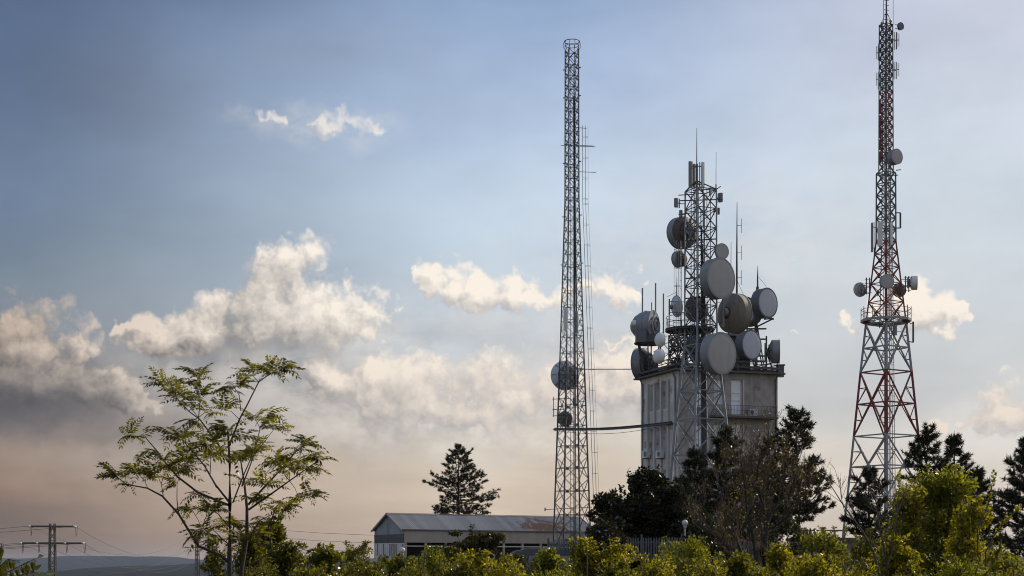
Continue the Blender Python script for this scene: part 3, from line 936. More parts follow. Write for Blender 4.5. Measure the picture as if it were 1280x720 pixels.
cc = Vector((cxL, YL, zc1))
cr.ring(cc, UP, S(9.6, YL), .05, 20); cr.ring(cc - UP * .45, UP, S(8, YL), .04, 20); 
for k in range(10):
    a = 2 * math.pi * k / 10; d = Vector((math.cos(a), math.sin(a), 0))
    cr.tube([Vector((cxL, YL, zc0)) + d * S(7.6, YL), cc + d * S(10.6, YL) - UP * .62, cc + d * S(10.8, YL) - UP * .3, cc + d * S(9.6, YL)], .035, 5)
cr.build('crown_hoops', M['galv'], mast)
# outside ladder with cage
la = MB()
rtop = legL(0, zl(158)) + Vector((S(4.5, YL), 0, 0)); rbot = legL(0, .3) + Vector((S(5.5, YL), 0, 0))
rm_ = legL(0, zl(250)) + Vector((S(4.5, YL), 0, 0))
ladder(mast, rbot, rm_, Vector((0, 1, 0)), Vector((1, 0, 0)), .4, .62, M['tower_pale'], 1.0, 'outside_ladder', .022)
ladder(mast, rm_, rtop, Vector((0, 1, 0)), Vector((1, 0, 0)), .4, .62, M['tower_pale'], 1.0, 'outside_ladder', .022)
# inner ladder and feeder cables
ladder(mast, (cxL, YL + .1, 0), (cxL, YL + .1, zl(80)), Vector((1, 0, 0)), Vector((0, 1, 0)), .35, 0, M['steel_dark'], .5, 'inner_ladder', .035)
fc = MB()
for q in range(3): fc.tube([(cxL + .25 + .09 * q, YL + .2, .2), (cxL + .25 + .06 * q, YL + .2, zl(400)), (cxL + .15 + .05 * q, YL + .15, zl(120))], .035, 5)
fc.build('feeder_cable', M['black'], mast)
for py, a, b in ((183, 701, 744), (215, 707, 745), (182, 705, 742), (160, 716, 733)):
    MB().beam(P(a, py - 1, YL - .4), P(b, py + .5, YL + .3), .05).build('outrigger', M['steel_dark'], mast)
for py in (86, 121, 203, 270, 330):
    z = zl(py)
    for k in range(4): p = legL(k, z); MB().beam(p, p + (p - Vector((cxL, YL, z))).normalized() * .25, .09).build('step_bolt', M['steel_dark'], mast)
fr_ = MB()
for py in (499, 512, 520): fr_.beam(P(690.5, py, YL - .6), P(712, py - 1, YL - .6), .07)
fr_.beam(P(692, 496, YL - .6), P(692, 521, YL - .6), .07)
fr_.build('side_frame', M['steel_dark'], mast)
MB().beam(P(681, 637, YL - 1), P(740, 634, YL), .06).beam(P(681.3, 634.5, YL - 1), P(681.3, 639, YL - 1), .12).build('outrigger', M['steel_dark'], mast)

# ---- stout tower in front of the building
YC = 135.0
zc_ = lambda py: EYE + (HY - py) / F * YC
cxC = S(876 - 640, YC)
ctow = empty('lattice_tower', (cxC, YC, 0), 'grey lattice tower loaded with large drum dishes in front of the building', 'lattice tower')
profC = [(0, S(49, YC)), (zc_(525), S(32, YC)), (zc_(432), S(20.5, YC)), (zc_(238), S(19.8, YC))]
sideC = lambda z: float(np.interp(z, [p[0] for p in profC], [p[1] for p in profC])) * 1.414
levC = bays(0, zc_(525), lambda z: sideC(z) * .85) + bays(zc_(525), zc_(432), lambda z: sideC(z) * .75)[1:] + bays(zc_(432), zc_(238), lambda z: sideC(z) * .82)[1:]
legC = lattice(ctow, cxC, YC, -19.3, profC, levC, lambda z: .20 if z < zc_(440) else .12, lambda z: .085 if z < zc_(440) else .065, lambda z: M['galv'] if z < zc_(440) else M['tower_grey'])
# secondary lattice and cable runs in the upper half
for k in range(4):
    for a, b in zip(levC, levC[1:]):
        if a < zc_(432): continue
        l0, r0 = legC(k, a), legC((k + 1) % 4, a); m0 = (legC(k, b) + legC((k + 1) % 4, b)) / 2
        MB().beam((l0 + r0) / 2, m0, .045).build('secondary_brace', M['tower_grey'], ctow)
ladder(ctow, (cxC - .35, YC + .3, 0), (cxC - .35, YC + .3, zc_(232)), UR, UL, .45, 0, M['tower_grey'], .4, 'inner_ladder', .035)
ladder(ctow, legC(2, zc_(425)) + Vector((-.35, 0, 0)), legC(2, zc_(300)) + Vector((-.35, 0, 0)), Vector((.4, .9, 0)), Vector((-1, 0, 0)), .4, .6, M['galv'], .7, 'outside_ladder', .028)
fc = MB()
for q in range(5): fc.tube([(cxC + .1 + .1 * q, YC + .5, .2), (cxC + .1 + .09 * q, YC + .45, zc_(440)), (cxC + .05 + .08 * q, YC + .4, zc_(260 + 22 * q))], .045, 5)
fc.build('feeder_cable', M['black'], ctow)
for py in (300, 347, 372, 441):
    pf = MB(); z = zc_(py)
    for k in range(4): pf.beam(legC(k, z), legC((k + 2) % 4, z), .09)
    pf.build('work_frame', M['steel_dark'], ctow)
# head frame above the lattice
hd = MB()
for k in range(4): hd.beam(legC(k, zc_(238)), Vector((P(871, 285, YC).x, YC, zc_(226))), .09)
hd.beam(legC(2, zc_(250)) - UR * .5, legC(0, zc_(250)) + UR * .6, .08); hd.beam(legC(0, zc_(238)), legC(0, zc_(234)) + UR * .4, .07)
hd.beam(P(866, 238, YC), P(897, 236, YC), .08); hd.beam(P(848, 244, YC), P(866, 243, YC), .07); hd.beam(P(848, 268, YC), P(866, 266, YC), .07)
hd.build('head_frame', M['steel_dark'], ctow)
pm = MB(); pm.tube([P(871, 292, YC), P(871, 205, YC)], .10, 8); pm.tube([P(871, 205, YC), P(871, 160, YC)], [.05, .02], 6); pm.tube([P(879, 285, YC), P(879, 204, YC)], .05, 6)
pm.build('top_pole', M['tower_grey'], ctow)
# round work platform
pc = P(862, 412, YC + 2.0); rp = S(31, YC)
pl = MB(); pl.lathe(pc, UP, [(0, -.05), (rp * .98, -.05), (rp, 0), (rp, .06), (0, .06)], 30)
pl.ring(pc - UP * .12, UP, rp * .97, .07, 30)
plat = pl.build('round_platform', M['steel_dark'], ctow)
rg = MB(); rg.ring(pc + UP * 1.05, UP, rp * .96, .03, 30, 4); rg.ring(pc + UP * .55, UP, rp * .96, .025, 30, 4)
for k in range(14):
    a = 2 * math.pi * k / 14; d = Vector((math.cos(a), math.sin(a), 0)); rg.beam(pc + d * rp * .96, pc + d * rp * .96 + UP * 1.05, .045)
rg.build('railing', M['tower_grey'], plat)
sp_ = MB()
for k in range(8):
    a = 2 * math.pi * k / 8; d = Vector((math.cos(a), math.sin(a), 0)); sp_.beam(pc + d * rp * .9 - UP * .1, pc + d * .5 - UP * 1.9, .07); sp_.beam(pc + d * rp * .9 - UP * .15, pc - d * .2 - UP * .15, .08)
sp_.build('platform_struts', M['steel_dark'], plat)

# ---- red and white mast on the right
YR = 185.0
zr = lambda py: EYE + (HY - py) / F * YR
cxR = S(1107.5 - 640, YR)
rmast = empty('lattice_mast', (cxR, YR, 0), 'tall red and white banded lattice mast beside the pines', 'lattice mast')
kk = 1.022
profR = [(0, S(58.5, YR)), (zr(600), S(44 * kk, YR)), (zr(545), S(38.5 * kk, YR)), (zr(465), S(30.5 * kk, YR)), (zr(405), S(24 * kk, YR)), (zr(302), S(11.8 * kk, YR)), (zr(217), S(11.4 * kk, YR)), (zr(215), S(8.6 * kk, YR)), (zr(31), S(8.0 * kk, YR))]
sideR = lambda z: float(np.interp(z, [p[0] for p in profR], [p[1] for p in profR])) * 1.414
levR = [0, zr(622), zr(545), zr(465), zr(405)] + bays(zr(405), zr(302), lambda z: sideR(z) * .8)[1:] + bays(zr(302), zr(216), lambda z: sideR(z) * .85)[1:] + bays(zr(216), zr(31), lambda z: sideR(z) * .9)[1:]


def matR(z):
    py = HY - (z - EYE) * F / YR
    if py > 545 or 395 < py <= 462 or 205 < py <= 300: return M['tower_pale'] if py > 380 else M['tower_grey']
    if 462 < py <= 545 or 300 < py <= 395 or 112 < py <= 205: return M['tower_red']
    return M['steel_dark']


legR = lattice(rmast, cxR, YR, -11.8, profR, levR, lambda z: .26 if z < zr(405) else (.17 if z < zr(216) else .13), lambda z: .14 if z < zr(405) else (.09 if z < zr(216) else .075), matR,
               plate=True)
for py in (505, 583.5, 435, 676):       # mid rings of the tall bays
    mr_ = MB(); z = zr(py)
    for k in range(4): mr_.beam(legR(k, z), legR((k + 1) % 4, z), .15)
    mr_.build('ring_beam', matR(z), rmast)
for q, (dx, w_, m_) in enumerate(((.50, .10, 'white_pipe'), (.85, .05, 'tower_grey'))):
    MB().tube([(cxR + dx, YR, 0), (cxR + dx * .7, YR, zr(300)), (cxR + dx * .45, YR, zr(60))], [w_ * .8, w_ * .6, w_ * .45], 7).build('cable_trunk', M[m_], rmast)
for q in range(4):
    MB().tube([(cxR - .7 + .45 * q, YR + .2, zr(410)), (cxR - .45 + .3 * q, YR + .2, zr(300)), (cxR - .3 + .2 * q, YR + .1, zr(40 + 30 * q))], .05, 5).build('feeder_cable', M['white_pipe' if q % 2 else 'black'], rmast)
ladder(rmast, (cxR + 1.0, YR + .3, 0), (cxR + .5, YR + .2, zr(300)), Vector((1, 0, 0)), Vector((0, 1, 0)), .5, .7, M['white_pipe'], .6, 'inner_ladder', .03)
ladder(rmast, (cxR + .3, YR - .1, zr(300)), (cxR + .2, YR - .1, zr(35)), Vector((1, 0, 0)), Vector((0, 1, 0)), .4, 0, M['steel_dark'], .45, 'inner_ladder', .04)
# platform with railing
zp = zr(401); rpl = S(30.5, YR)
po = MB(); n8 = 12
prm = [Vector((cxR + rpl * math.cos(2 * math.pi * (k + .5) / n8), YR + rpl * math.sin(2 * math.pi * (k + .5) / n8), zp)) for k in range(n8)]
for k in range(n8):
    po.beam(prm[k], prm[(k + 1) % n8], .16, .28); po.beam(prm[k], Vector((cxR, YR, zp - .05)) + (prm[k] - Vector((cxR, YR, zp))) * .45, .1)
    a, b = prm[k], prm[(k + 1) % n8]; ci = Vector((cxR, YR, zp))
    po.add([a + UP * .05, b + UP * .05, ci + (b - ci) * .72 + UP * .05, ci + (a - ci) * .72 + UP * .05], [(0, 1, 2, 3)])
rplat = po.build('work_platform', M['tower_pale'], rmast)
ro = MB()
for k in range(n8):
    ro.beam(prm[k], prm[k] + UP * 1.55, .07)
    for z in (.75, 1.3): ro.beam(prm[k] + UP * z, prm[(k + 1) % n8] + UP * z, .045)
ro.build('railing', M['tower_grey'], rplat)
# head
hp = MB(); hp.tube([P(1108, 40, YR), P(1108, 8, YR), P(1108, -26, YR)], [.14, .09, .05], 7)
for py in (24, 18, 12, 6, 0, -6): hp.beam(P(1105, py, YR), P(1111, py + 1, YR), .05)
hp.tube([P(1104.5, 30, YR), P(1104.5, -8, YR)], .035, 5); hp.tube([P(1116.5, 31, YR), P(1116.5, -6, YR)], .03, 5)
hp.beam(P(1108, 15, YR), P(1114, 27, YR), .05); hp.beam(P(1108, 15, YR), P(1102, 28, YR), .05)
hp.build('top_pole', M['steel_dark'], rmast)
for px, py in ((1102.4, 28.8), (1113.2, 26)):
    c = P(px, py, YR)
    ob = MB().lathe(c, UP, [(.12, -.16), (.16, -.1), (.16, .06), (.1, .15), (0, .18)], 12).build('warning_lamp', M['amber'], rmast, True)
    MB().lathe(c - UP * .3, UP, [(.1, -.2), (.1, .14)], 10).build('lamp_base', M['steel_dark'], ob)
cl_ = MB(); 
for px in (1099, 1120): cl_.beam(P(px, 213, YR - .5), P(px + (6 if px > 1110 else -1), 212, YR - .5), .09)
cl_.beam(P(1096.5, 219, YR - .5), P(1122, 219, YR - .5), .12)
cl_.build('collar', M['tower_grey'], rmast)


# ------------------------------------------------------------------ dishes
def ndir(deg, tilt=0.0):
    """horizontal pointing: 0 = towards the camera, +90 = to the right, 180 = away"""
    a = R(deg)
    return Vector((math.sin(a) * math.cos(R(tilt)), -math.cos(a) * math.cos(R(tilt)), math.sin(R(tilt))))


def dish(label, px, py, Y, rpx, deg, depth, face, shroud, back, to=None, style='drum', tilt=0.0, name='drum_dish', group=None, cat='dish antenna', ribbed=True):
    r = S(rpx, Y); c = P(px, py, Y); n = ndir(deg, tilt); d = depth * r
    rt = empty(name, c - n * d, label, cat, group)
    if style == 'drum':
        MB().lathe(c, n, [(r * .985, -d), (r, -d), (r, -.05 * r), (r * 1.025, -.045 * r), (r * 1.025, 0), (r * .975, .005 * r)], 36).build('shroud', shroud, rt, True)
        MB().lathe(c, n, [(r * .985, -.004 * r), (r * .8, .018 * r), (r * .4, .03 * r), (0, .034 * r)], 36).build('radome', face, rt, True)
        prof = [(r * .12, -d - .36 * r), (r * .3, -d - .34 * r), (r * .6, -d - .24 * r), (r * .85, -d - .1 * r), (r * .99, -d + .004)]
        MB().lathe(c, n, prof, 36).build('back_shell', back, rt, True)
        ribs = MB(); dd, a, b = frame_of(n)
        for k in range(8 if ribbed else 0):
            u = 2 * math.pi * k / 8; w = a * math.cos(u) + b * math.sin(u)
            ribs.beam(c + w * r * .98 - n * (d + .02 * r), c + w * r * .2 - n * (d + .40 * r), .05 * r)
        ribs.ring(c - n * (d + (.28 if ribbed else .36) * r), n, r * (.6 if ribbed else .27), .03 * r, 24, 4)
        ribs.build('back_ribs', M['steel_dark'], rt)
    elif style == 'open':
        pr = [(0, -.30 * r), (r * .35, -.265 * r), (r * .7, -.15 * r), (r * .9, -.055 * r), (r, 0), (r, .02 * r), (r * .985, .01 * r), (r * .7, -.13 * r), (r * .35, -.245 * r), (0, -.28 * r)]
        MB().lathe(c, n, pr, 36).build('reflector', back, rt, True)
        MB().ring(c, n, r, .03 * r, 36, 6).build('rim', shroud, rt, True)
        fe = MB(); dd, a, b = frame_of(n)
        for k in range(3):
            u = 2 * math.pi * k / 3 + .5; fe.beam(c + (a * math.cos(u) + b * math.sin(u)) * r * .92, c + n * r * .55, .03 * r)
        fe.lathe(c + n * r * .5, n, [(.09 * r, -.12 * r), (.09 * r, .06 * r), (0, .1 * r)], 12)
        fe.build('feed', M['steel_dark'], rt)
        d = .25 * r
    elif style == 'dome':            # closed radome, rounded front
        MB().lathe(c, n, [(r, -.30 * r), (r, 0), (r * .93, .2 * r), (r * .72, .38 * r), (r * .4, .5 * r), (0, .55 * r)], 32).build('radome', face, rt, True)
        MB().lathe(c, n, [(r * .15, -.62 * r), (r * .5, -.52 * r), (r * .85, -.38 * r), (r * 1.0, -.29 * r)], 32).build('back_shell', back, rt, True)
        MB().ring(c - n * .3 * r, n, r * 1.0, .04 * r, 32, 5).build('rim', shroud, rt, True)
        d = .3 * r
    # hub, and the pipe and arms that carry it
    hb = c - n * (d + .40 * r)
    hub = MB().lathe(hb, n, [(.2 * r, -.16 * r), (.22 * r, -.12 * r), (.22 * r, .12 * r)], 16).build('hub', M['hub_lamp'], rt, True)
    MB().tube([hb - n * .18 * r - UP * .75 * r, hb - n * .18 * r + UP * .75 * r], .055 * r + .02, 8).build('mounting_pipe', M['galv'], rt, True)
    if to is not None:
        ar = MB(); to = Vector(to)
        for z in (-.5, .5): ar.beam(hb - n * .18 * r + UP * z * r, to + UP * z * r, .06)
        ar.build('mounting_arm', M['steel_dark'], rt)
    return rt


def toC(k, py): return legC(k, zc_(py))


W_, B_l, TAN = M['radome_warm'], M['radome_blue'], M['shroud_tan']
dish('big grey drum dish on the lattice tower, the highest of its large ones', 901.5, 347.5, 133.2, 25.5, 40, .52, W_, M['shroud'], M['dish_back'], toC(0, 347))
dish('big grey drum dish on the lattice tower level with the roof edge', 902.5, 441.5, 132.6, 26, 40, .52, W_, M['shroud'], M['dish_back'], toC(0, 441))
dish('blue grey drum dish in front of the roof penthouse', 939.8, 431, 151.6, 18.6, 41, .62, B_l, M['shroud_dark'], M['dish_back'], P(934, 431, 153.6))
dish('blue grey drum dish raised above the roof penthouse slab', 960, 378.5, 153, 18.6, 41, .66, B_l, M['shroud_dark'], M['dish_back'], P(946, 380, 156))
dish('small grey round drum dish just above the biggest tower dish', 903, 314, 134.6, 9.8, 28, .35, W_, M['shroud'], M['dish_back'], toC(0, 314))
dish('large tan dish seen from behind with a round hub opening', 922, 392.5, 138, 24.6, 128, .46, W_, TAN, TAN, toC(0, 392), ribbed=False)
dish('shrouded brown backed dish high on the tower aimed away', 849, 292, 138.2, 19.6, 212, .55, W_, M['shroud'], M['dish_back'], toC(2, 292))
dish('small shrouded dish below the brown backed one on the tower', 846.5, 324.5, 137, 10.2, 218, .75, W_, M['shroud'], M['dish_back'], toC(2, 324))
dish('large ribbed dish at the roof corner aimed away to the left', 797.5, 455, 158.2, 19.4, 238, .62, B_l, M['shroud'], M['shroud_dark'], P(816, 455, 157))
dish('small white domed dish upper of the pair over the parapet', 824.5, 424.5, 151.2, 8.8, 300, .3, M['radome_white'], M['panel'], M['radome_white'], P(836, 424, 152.5), 'dome')
dish('small white dish with feed box, lower of the pair over the parapet', 823, 445.2, 151, 9.1, 305, .3, M['radome_white'], M['panel'], M['radome_white'], P(836, 446, 152.5), 'dome')
dish('thin pale mesh dish tilted edge on beside the tower ladder', 846, 383, 137.4, 13.2, 116, .2, B_l, M['galv'], M['dish_pale'], toC(2, 383), 'open', 8, 'mesh_dish')
dish('grey drum dish facing right at the far roof corner', 974.5, 439.5, 156.5, 14.8, 83, .62, B_l, M['shroud'], M['shroud'], P(958, 441, 157))
dish('dark drum dish behind the tan one beside the antenna mast', 930, 389, 155, 18, 320, .9, B_l, M['shroud_dark'], M['shroud_dark'], P(944, 389, 156.5))
dish('dark blue grey drum dish behind the tower at platform level', 868, 434, 141, 19.5, 236, .5, B_l, M['shroud_dark'], M['shroud_dark'], toC(1, 434))
dish('brown dish back behind the tower above the round platform', 869, 387, 138.2, 15.5, 202, .4, W_, TAN, M['dish_back'], toC(1, 387))
# on the bare mast
dish('pale blue dish mounted behind the bare lattice mast', 706, 469.5, 171.8, 18.2, 196, .12, B_l, M['dish_pale'], M['dish_pale'], legL(1, zl(469)))
dish('small brown backed dish low on the bare lattice mast', 706, 523.5, 171.0, 9.2, 190, .4, W_, M['dish_back'], TAN, legL(2, zl(523)))
# on the red and white mast
dish('tiny dark dish at the very top of the red and white mast', 1126.5, 32.5, 184.4, 4.7, 30, .5, M['shroud_dark'], M['shroud_dark'], M['shroud_dark'], P(1119, 33, 184.8))
dish('drum dish where the red band of the mast ends', 1121.5, 195.5, 183.8, 9.6, 32, .85, W_, M['shroud'], M['dish_back'], legR(0, zr(195)))
dish('round grey drum dish on the front of the red section', 1109, 351.5, 182.6, 8.8, 5, .5, W_, M['shroud'], M['dish_back'], legR(3, zr(352)))
dish('round dish seen from behind left of the mast platform', 1074.5, 362.2, 185.4, 8.9, 200, .25, W_, M['panel'], M['radome_warm'], legR(2, zr(362)))
dish('white drum dish seen from the side right of the mast platform', 1146.5, 353.5, 185, 8.8, 80, .75, M['radome_white'], M['panel'], M['radome_white'], legR(0, zr(354)))
dish('brown dish half hidden behind the red legs of the mast', 1123.5, 363, 187.4, 8.6, 190, .4, W_, TAN, TAN, legR(1, zr(362)))

# ---- the round equipment antenna on its platform at the roof corner
pcx = P(812, 428, 155.5); rpf = S(18.5, 155.5)
roofp = empty('roof_platform', (pcx.x, pcx.y, ZT + .22), 'dark steel platform on struts at the left roof corner', 'platform')
MB().lathe(pcx, UP, [(0, -.12), (rpf, -.12), (rpf, .06), (0, .06)], 26).ring(pcx - UP * .1, UP, rpf, .09, 26).build('deck', M['steel_dark'], roofp)
for k in range(6):
    a = 2 * math.pi * k / 6 + .3; d = Vector((math.cos(a), math.sin(a), 0))
    MB().beam(pcx + d * rpf * .85 - UP * .1, Vector((pcx.x, pcx.y, ZT + .22)) + d * rpf * .45, .11).build('strut', M['steel_dark'], roofp)
for k, (px, yt) in enumerate(((803, 360), (819.5, 354), (829.3, 367), (814.5, 378))):
    MB().tube([P(px, 428, 155.5 + .3 * k), P(px, yt, 155.5 + .3 * k)], .075 if k != 3 else .05, 7).build('post', M['galv'], roofp, True)
rd = empty('round_antenna', pcx + UP * .06, 'bulky round dark antenna with domed cap and side ring on corner platform', 'antenna')
nb = ndir(62); cb = P(818, 407, 155.2); rb_ = S(18.6, 155.2)
MB().lathe(cb, nb, [(0, -1.72 * rb_), (rb_ * .35, -1.62 * rb_), (rb_ * .72, -1.3 * rb_), (rb_ * .94, -.9 * rb_), (rb_, -.55 * rb_), (rb_, 0)], 32).build('domed_shell', M['shroud'], rd, True)
rg_ = MB(); 
for q in (-.05, -.55): rg_.ring(cb + nb * q * rb_, nb, rb_ * 1.0, .07, 32, 6)
rg_.ring(cb + nb * .1 * rb_, nb, rb_ * .62, .09, 28, 6); rg_.ring(cb + nb * .14 * rb_, nb, rb_ * .3, .09, 20, 6)
rg_.build('ring', M['galv'], rd, True)
MB().lathe(cb, nb, [(rb_ * .98, -.02), (rb_ * .6, -.1), (0, -.15)], 28).build('back_plate', M['dish_back'], rd, True)
fb = P(793, 404.5, 155.0)
MB().lathe(fb, Vector((-1, .2, 0)), [(.0, -.42), (.24, -.36), (.34, -.1), (.34, .12), (.22, .3), (0, .36)], 16).build('feed_can', M['panel'], rd, True)
MB().beam(fb, P(806, 404.5, 155.0), .09).build('feed_arm', M['steel_dark'], rd)
MB().box(P(801, 420, 154.6), 1.0, 1.0, 1.3).build('base_box', M['shroud_dark'], rd)
MB().box(P(816, 423, 154.8), 1.6, 1.0, .8).build('base_frame', M['steel_dark'], rd)

# ---- steel supports on the roof
sf = empty('roof_steelwork', C0 + UL * 3 + UR * 2 + UP * (ZT + .22), 'tangle of dark steel trusses between parapet and tower platform', 'steel frame')
rr = random.Random(5)
fx = [P(px, 455, y) for px in (836, 847, 859) for y in (152.5, 156)]
for p in fx:
    p.z = ZT + .22; MB().beam(p, p + UP * 3.4, .12).build('post', M['steel_dark'], sf)
for i, p in enumerate(fx):
    for j in range(i + 1, len(fx)):
        q = fx[j]
        if (p - q).length < 4.0:
            b_ = MB()
            for z in (1.2, 2.4, 3.4): b_.beam(p + UP * z, q + UP * z, .08)
            b_.beam(p, q + UP * 1.7, .07); b_.beam(p + UP * 1.7, q + UP * 3.4, .07); b_.beam(q, p + UP * 1.7, .06); b_.beam(q + UP * 1.7, p + UP * 3.4, .06)
            b_.build('truss', M['steel_dark'], sf)
for k in range(16):
    p = fx[k % len(fx)] + UP * rr.uniform(.5, 3); d = Vector((rr.uniform(-1, 1), rr.uniform(-1, 1), rr.uniform(-.6, .8))) * 1.2
    MB().beam(p, p + d, .05).build('stay', M['steel_dark'], sf)
# support frame for the dishes by the penthouse
sg = empty('roof_steelwork', C0 + UR * 6 + UP * (ZT + .22), 'dark steel dish supports in front of the roof penthouse', 'steel frame')
for px, Y, yt in ((911, 151, 402), (926, 152.5, 372), (934, 153.6, 405), (946, 156, 360), (958, 157, 420), (944, 156.5, 372)):
    p = P(px, 460, Y); p.z = ZT + .2; q = P(px, yt, Y)
    MB().beam(p, q, .14).build('post', M['steel_dark'], sg)
    MB().beam(p + UR * 1.0, p + (q - p) * .6, .09).build('stay', M['steel_dark'], sg)
for a, b, Y in (((926, 411), (958, 411), 155.5), ((926, 424), (958, 424), 154.5), ((945, 409), (967, 398), 155.5), ((905, 452), (958, 452), 151.5), ((920, 445), (964, 445), 153)):
    MB().beam(P(*a, Y), P(*b, Y), .14).build('beam', M['steel_dark'], sg)
MB().beam(P(955, 399, 155.5), P(967, 398, 155.5), .12).beam(P(962, 395, 155.5), P(967, 400, 155.5), .1).build('arm', M['steel_dark'], sg)
# little things on the right end of the roof
vs = empty('roof_vent', P(975, 460, 157.2), 'small dark vent box on the right end of the roof', 'vent')
vs.location.z = ZT + .22; BASE[vs.name] = Vector(vs.location)
MB().box(Vector(vs.location) + UP * .55, .7, .7, 1.1).build('box', M['shroud_dark'], vs)
MB().box(Vector(vs.location) + UP * 1.15, .9, .9, .1).build('cap', M['steel_dark'], vs)

# ------------------------------------------------------------------ panel antennas, boxes and whips
def panel(label, px, y0, y1, Y, wpx, deg=0, mat='panel', arm=None, name='panel_antenna', thick=.16, group=None, brackets=2):
    c = P(px, (y0 + y1) / 2, Y); h = S(y1 - y0, Y); w = S(wpx, Y); n = ndir(deg); U = Vector((-n.y, n.x, 0))
    rt = empty(name, P(px, y1, Y), label, 'antenna', group)
    b = MB(); e = min(w, thick) * .3
    pts = [(-w / 2, 0), (-w / 2 + e, thick / 2), (w / 2 - e, thick / 2), (w / 2, 0), (w / 2 - e, -thick / 2), (-w / 2 + e, -thick / 2)]
    vs_ = [c + U * x + n * y_ + UP * (z * h / 2) for z in (-1, 1) for x, y_ in pts]
    b.add(vs_, [(k, (k + 1) % 6, 6 + (k + 1) % 6, 6 + k) for k in range(6)] + [(5, 4, 3, 2, 1, 0), (6, 7, 8, 9, 10, 11)])
    b.build('housing', M[mat], rt)
    MB().tube([c - n * (thick / 2 + .18) - UP * h * .53, c - n * (thick / 2 + .18) + UP * h * .53], .05, 6).build('mounting_pipe', M['galv'], rt)
    for z in ((-.36, .36) if brackets == 2 else (0,)):
        q = c - n * (thick / 2 + .18) + UP * z * h
        m_ = MB().beam(c + UP * z * h, q, .08)
        if arm is not None: m_.beam(q, Vector((Vector(arm).x, Vector(arm).y, q.z)), .055)
        m_.build('bracket', M['steel_dark'], rt)
    return rt


tp = P(871, 220, YC)
panel('tall dark panel antenna on the left of the tower top pole', 862.6, 202, 235, YC - .2, 4.6, -40, 'panel_dark', tp, thick=.26)
panel('slim dark panel antenna beside the top pole, between its neighbours', 867.4, 205, 234, YC + .5, 3.8, -10, 'panel_dark', tp, thick=.22)
panel('pale edged panel antenna on the right of the tower top pole', 878.6, 203, 234, YC - .1, 4.4, 50, 'panel', tp, thick=.26)
panel('dark radio box at the left of the tower head', 845.3, 248, 259, YC, 5, -50, 'panel_dark', toC(2, 253), 'radio_unit', .4, brackets=1)
panel('small radio box under the left one at the tower head', 851, 263, 271.5, YC, 4.5, -20, 'panel_dark', toC(2, 266), 'radio_unit', .35, brackets=1)
panel('grey radio box at the right of the tower head', 900.5, 241.5, 252.5, YC, 6, 40, 'panel_dark', toC(0, 246), 'radio_unit', .4, brackets=1)
panel('small dark radio box under the right one at the tower head', 897.3, 260, 268, YC, 4, 60, 'shroud_dark', toC(0, 264), 'radio_unit', .35, brackets=1)
panel('slim pale panel on the head frame of the tower', 888.6, 234, 244, YC, 2, 20, 'panel', toC(0, 240), brackets=1)
panel('pale panel antenna on the left leg of the bare mast', 707, 385, 414, YL - 1.2, 5.4, -20, 'panel', legL(2, zl(400)))
panel('darker panel antenna inside the right side of the bare mast', 720.5, 389, 416, YL - 1.0, 4.2, 40, 'panel_dark', legL(0, zl(400)))
ob_ = panel('grey equipment cabinet low on the bare mast', 718.5, 497, 507, YL - .6, 5, 10, 'panel_dark', legL(0, zl(502)), 'radio_unit', .5, brackets=1)
panel('tall dark panel antenna left of the grey mast section', 1090, 278.5, 315, YR - .4, 3.4, -75, 'panel_dark', legR(2, zr(296)))
panel('wide pale panel antenna on the front of the grey section', 1100, 277, 308, YR - 1.8, 6.2, -12, 'panel', legR(3, zr(292)))
panel('pale panel antenna behind the right leg of the grey section', 1114, 278, 306, YR - 1.0, 4.5, 30, 'panel', legR(0, zr(292)))
panel('small equipment box under the platform of the red and white mast', 1118.5, 407, 419, YR - 2.0, 6, 10, 'panel_dark', legR(0, zr(412)), 'radio_unit', .5, brackets=1)
# dipole panels near the top, in pairs
for k, (px, py, col, lab) in enumerate(((1098.6, 65, 'panel_dark', 'slim dark dipole panel at the upper left of the mast top'), (1095.4, 66, 'panel', 'thin outer dipole strip at the upper left of the mast top'),
                                        (1098, 101, 'panel', 'slim pale dipole panel at the lower left of the mast top'), (1095.3, 99, 'panel', 'thin outer dipole strip at the lower left of the mast top'),
                                        (1120.6, 51, 'panel_dark', 'slim dark dipole panel at the upper right of the mast top'), (1123.6, 50, 'panel_dark', 'thin outer dipole strip at the upper right of the mast top'),
                                        (1120.4, 88, 'panel', 'slim pale dipole panel at the lower right of the mast top'), (1123.5, 87, 'panel', 'thin outer dipole strip at the lower right of the mast top'))):
    outer = k % 2
    panel(lab, px, py - (8 if outer else 10.5), py + (8 if outer else 10.5), YR + (.4 if outer else 0), .9 if outer else 2.0, -85 if px < 1108 else 85, col, Vector((cxR, YR, 0)), 'dipole_panel', .07 if outer else .14, brackets=1)
for k in range(5):
    panel('red panel antenna, number %s from the top of the column on the mast' % ('one', 'two', 'three', 'four', 'five')[k], 1100.6, 129.5 + 15 * k, 142.5 + 15 * k, YR - .2, 3.0, -60, 'tower_red', Vector((cxR, YR, 0)), 'red_panel_antenna', .3, brackets=1)


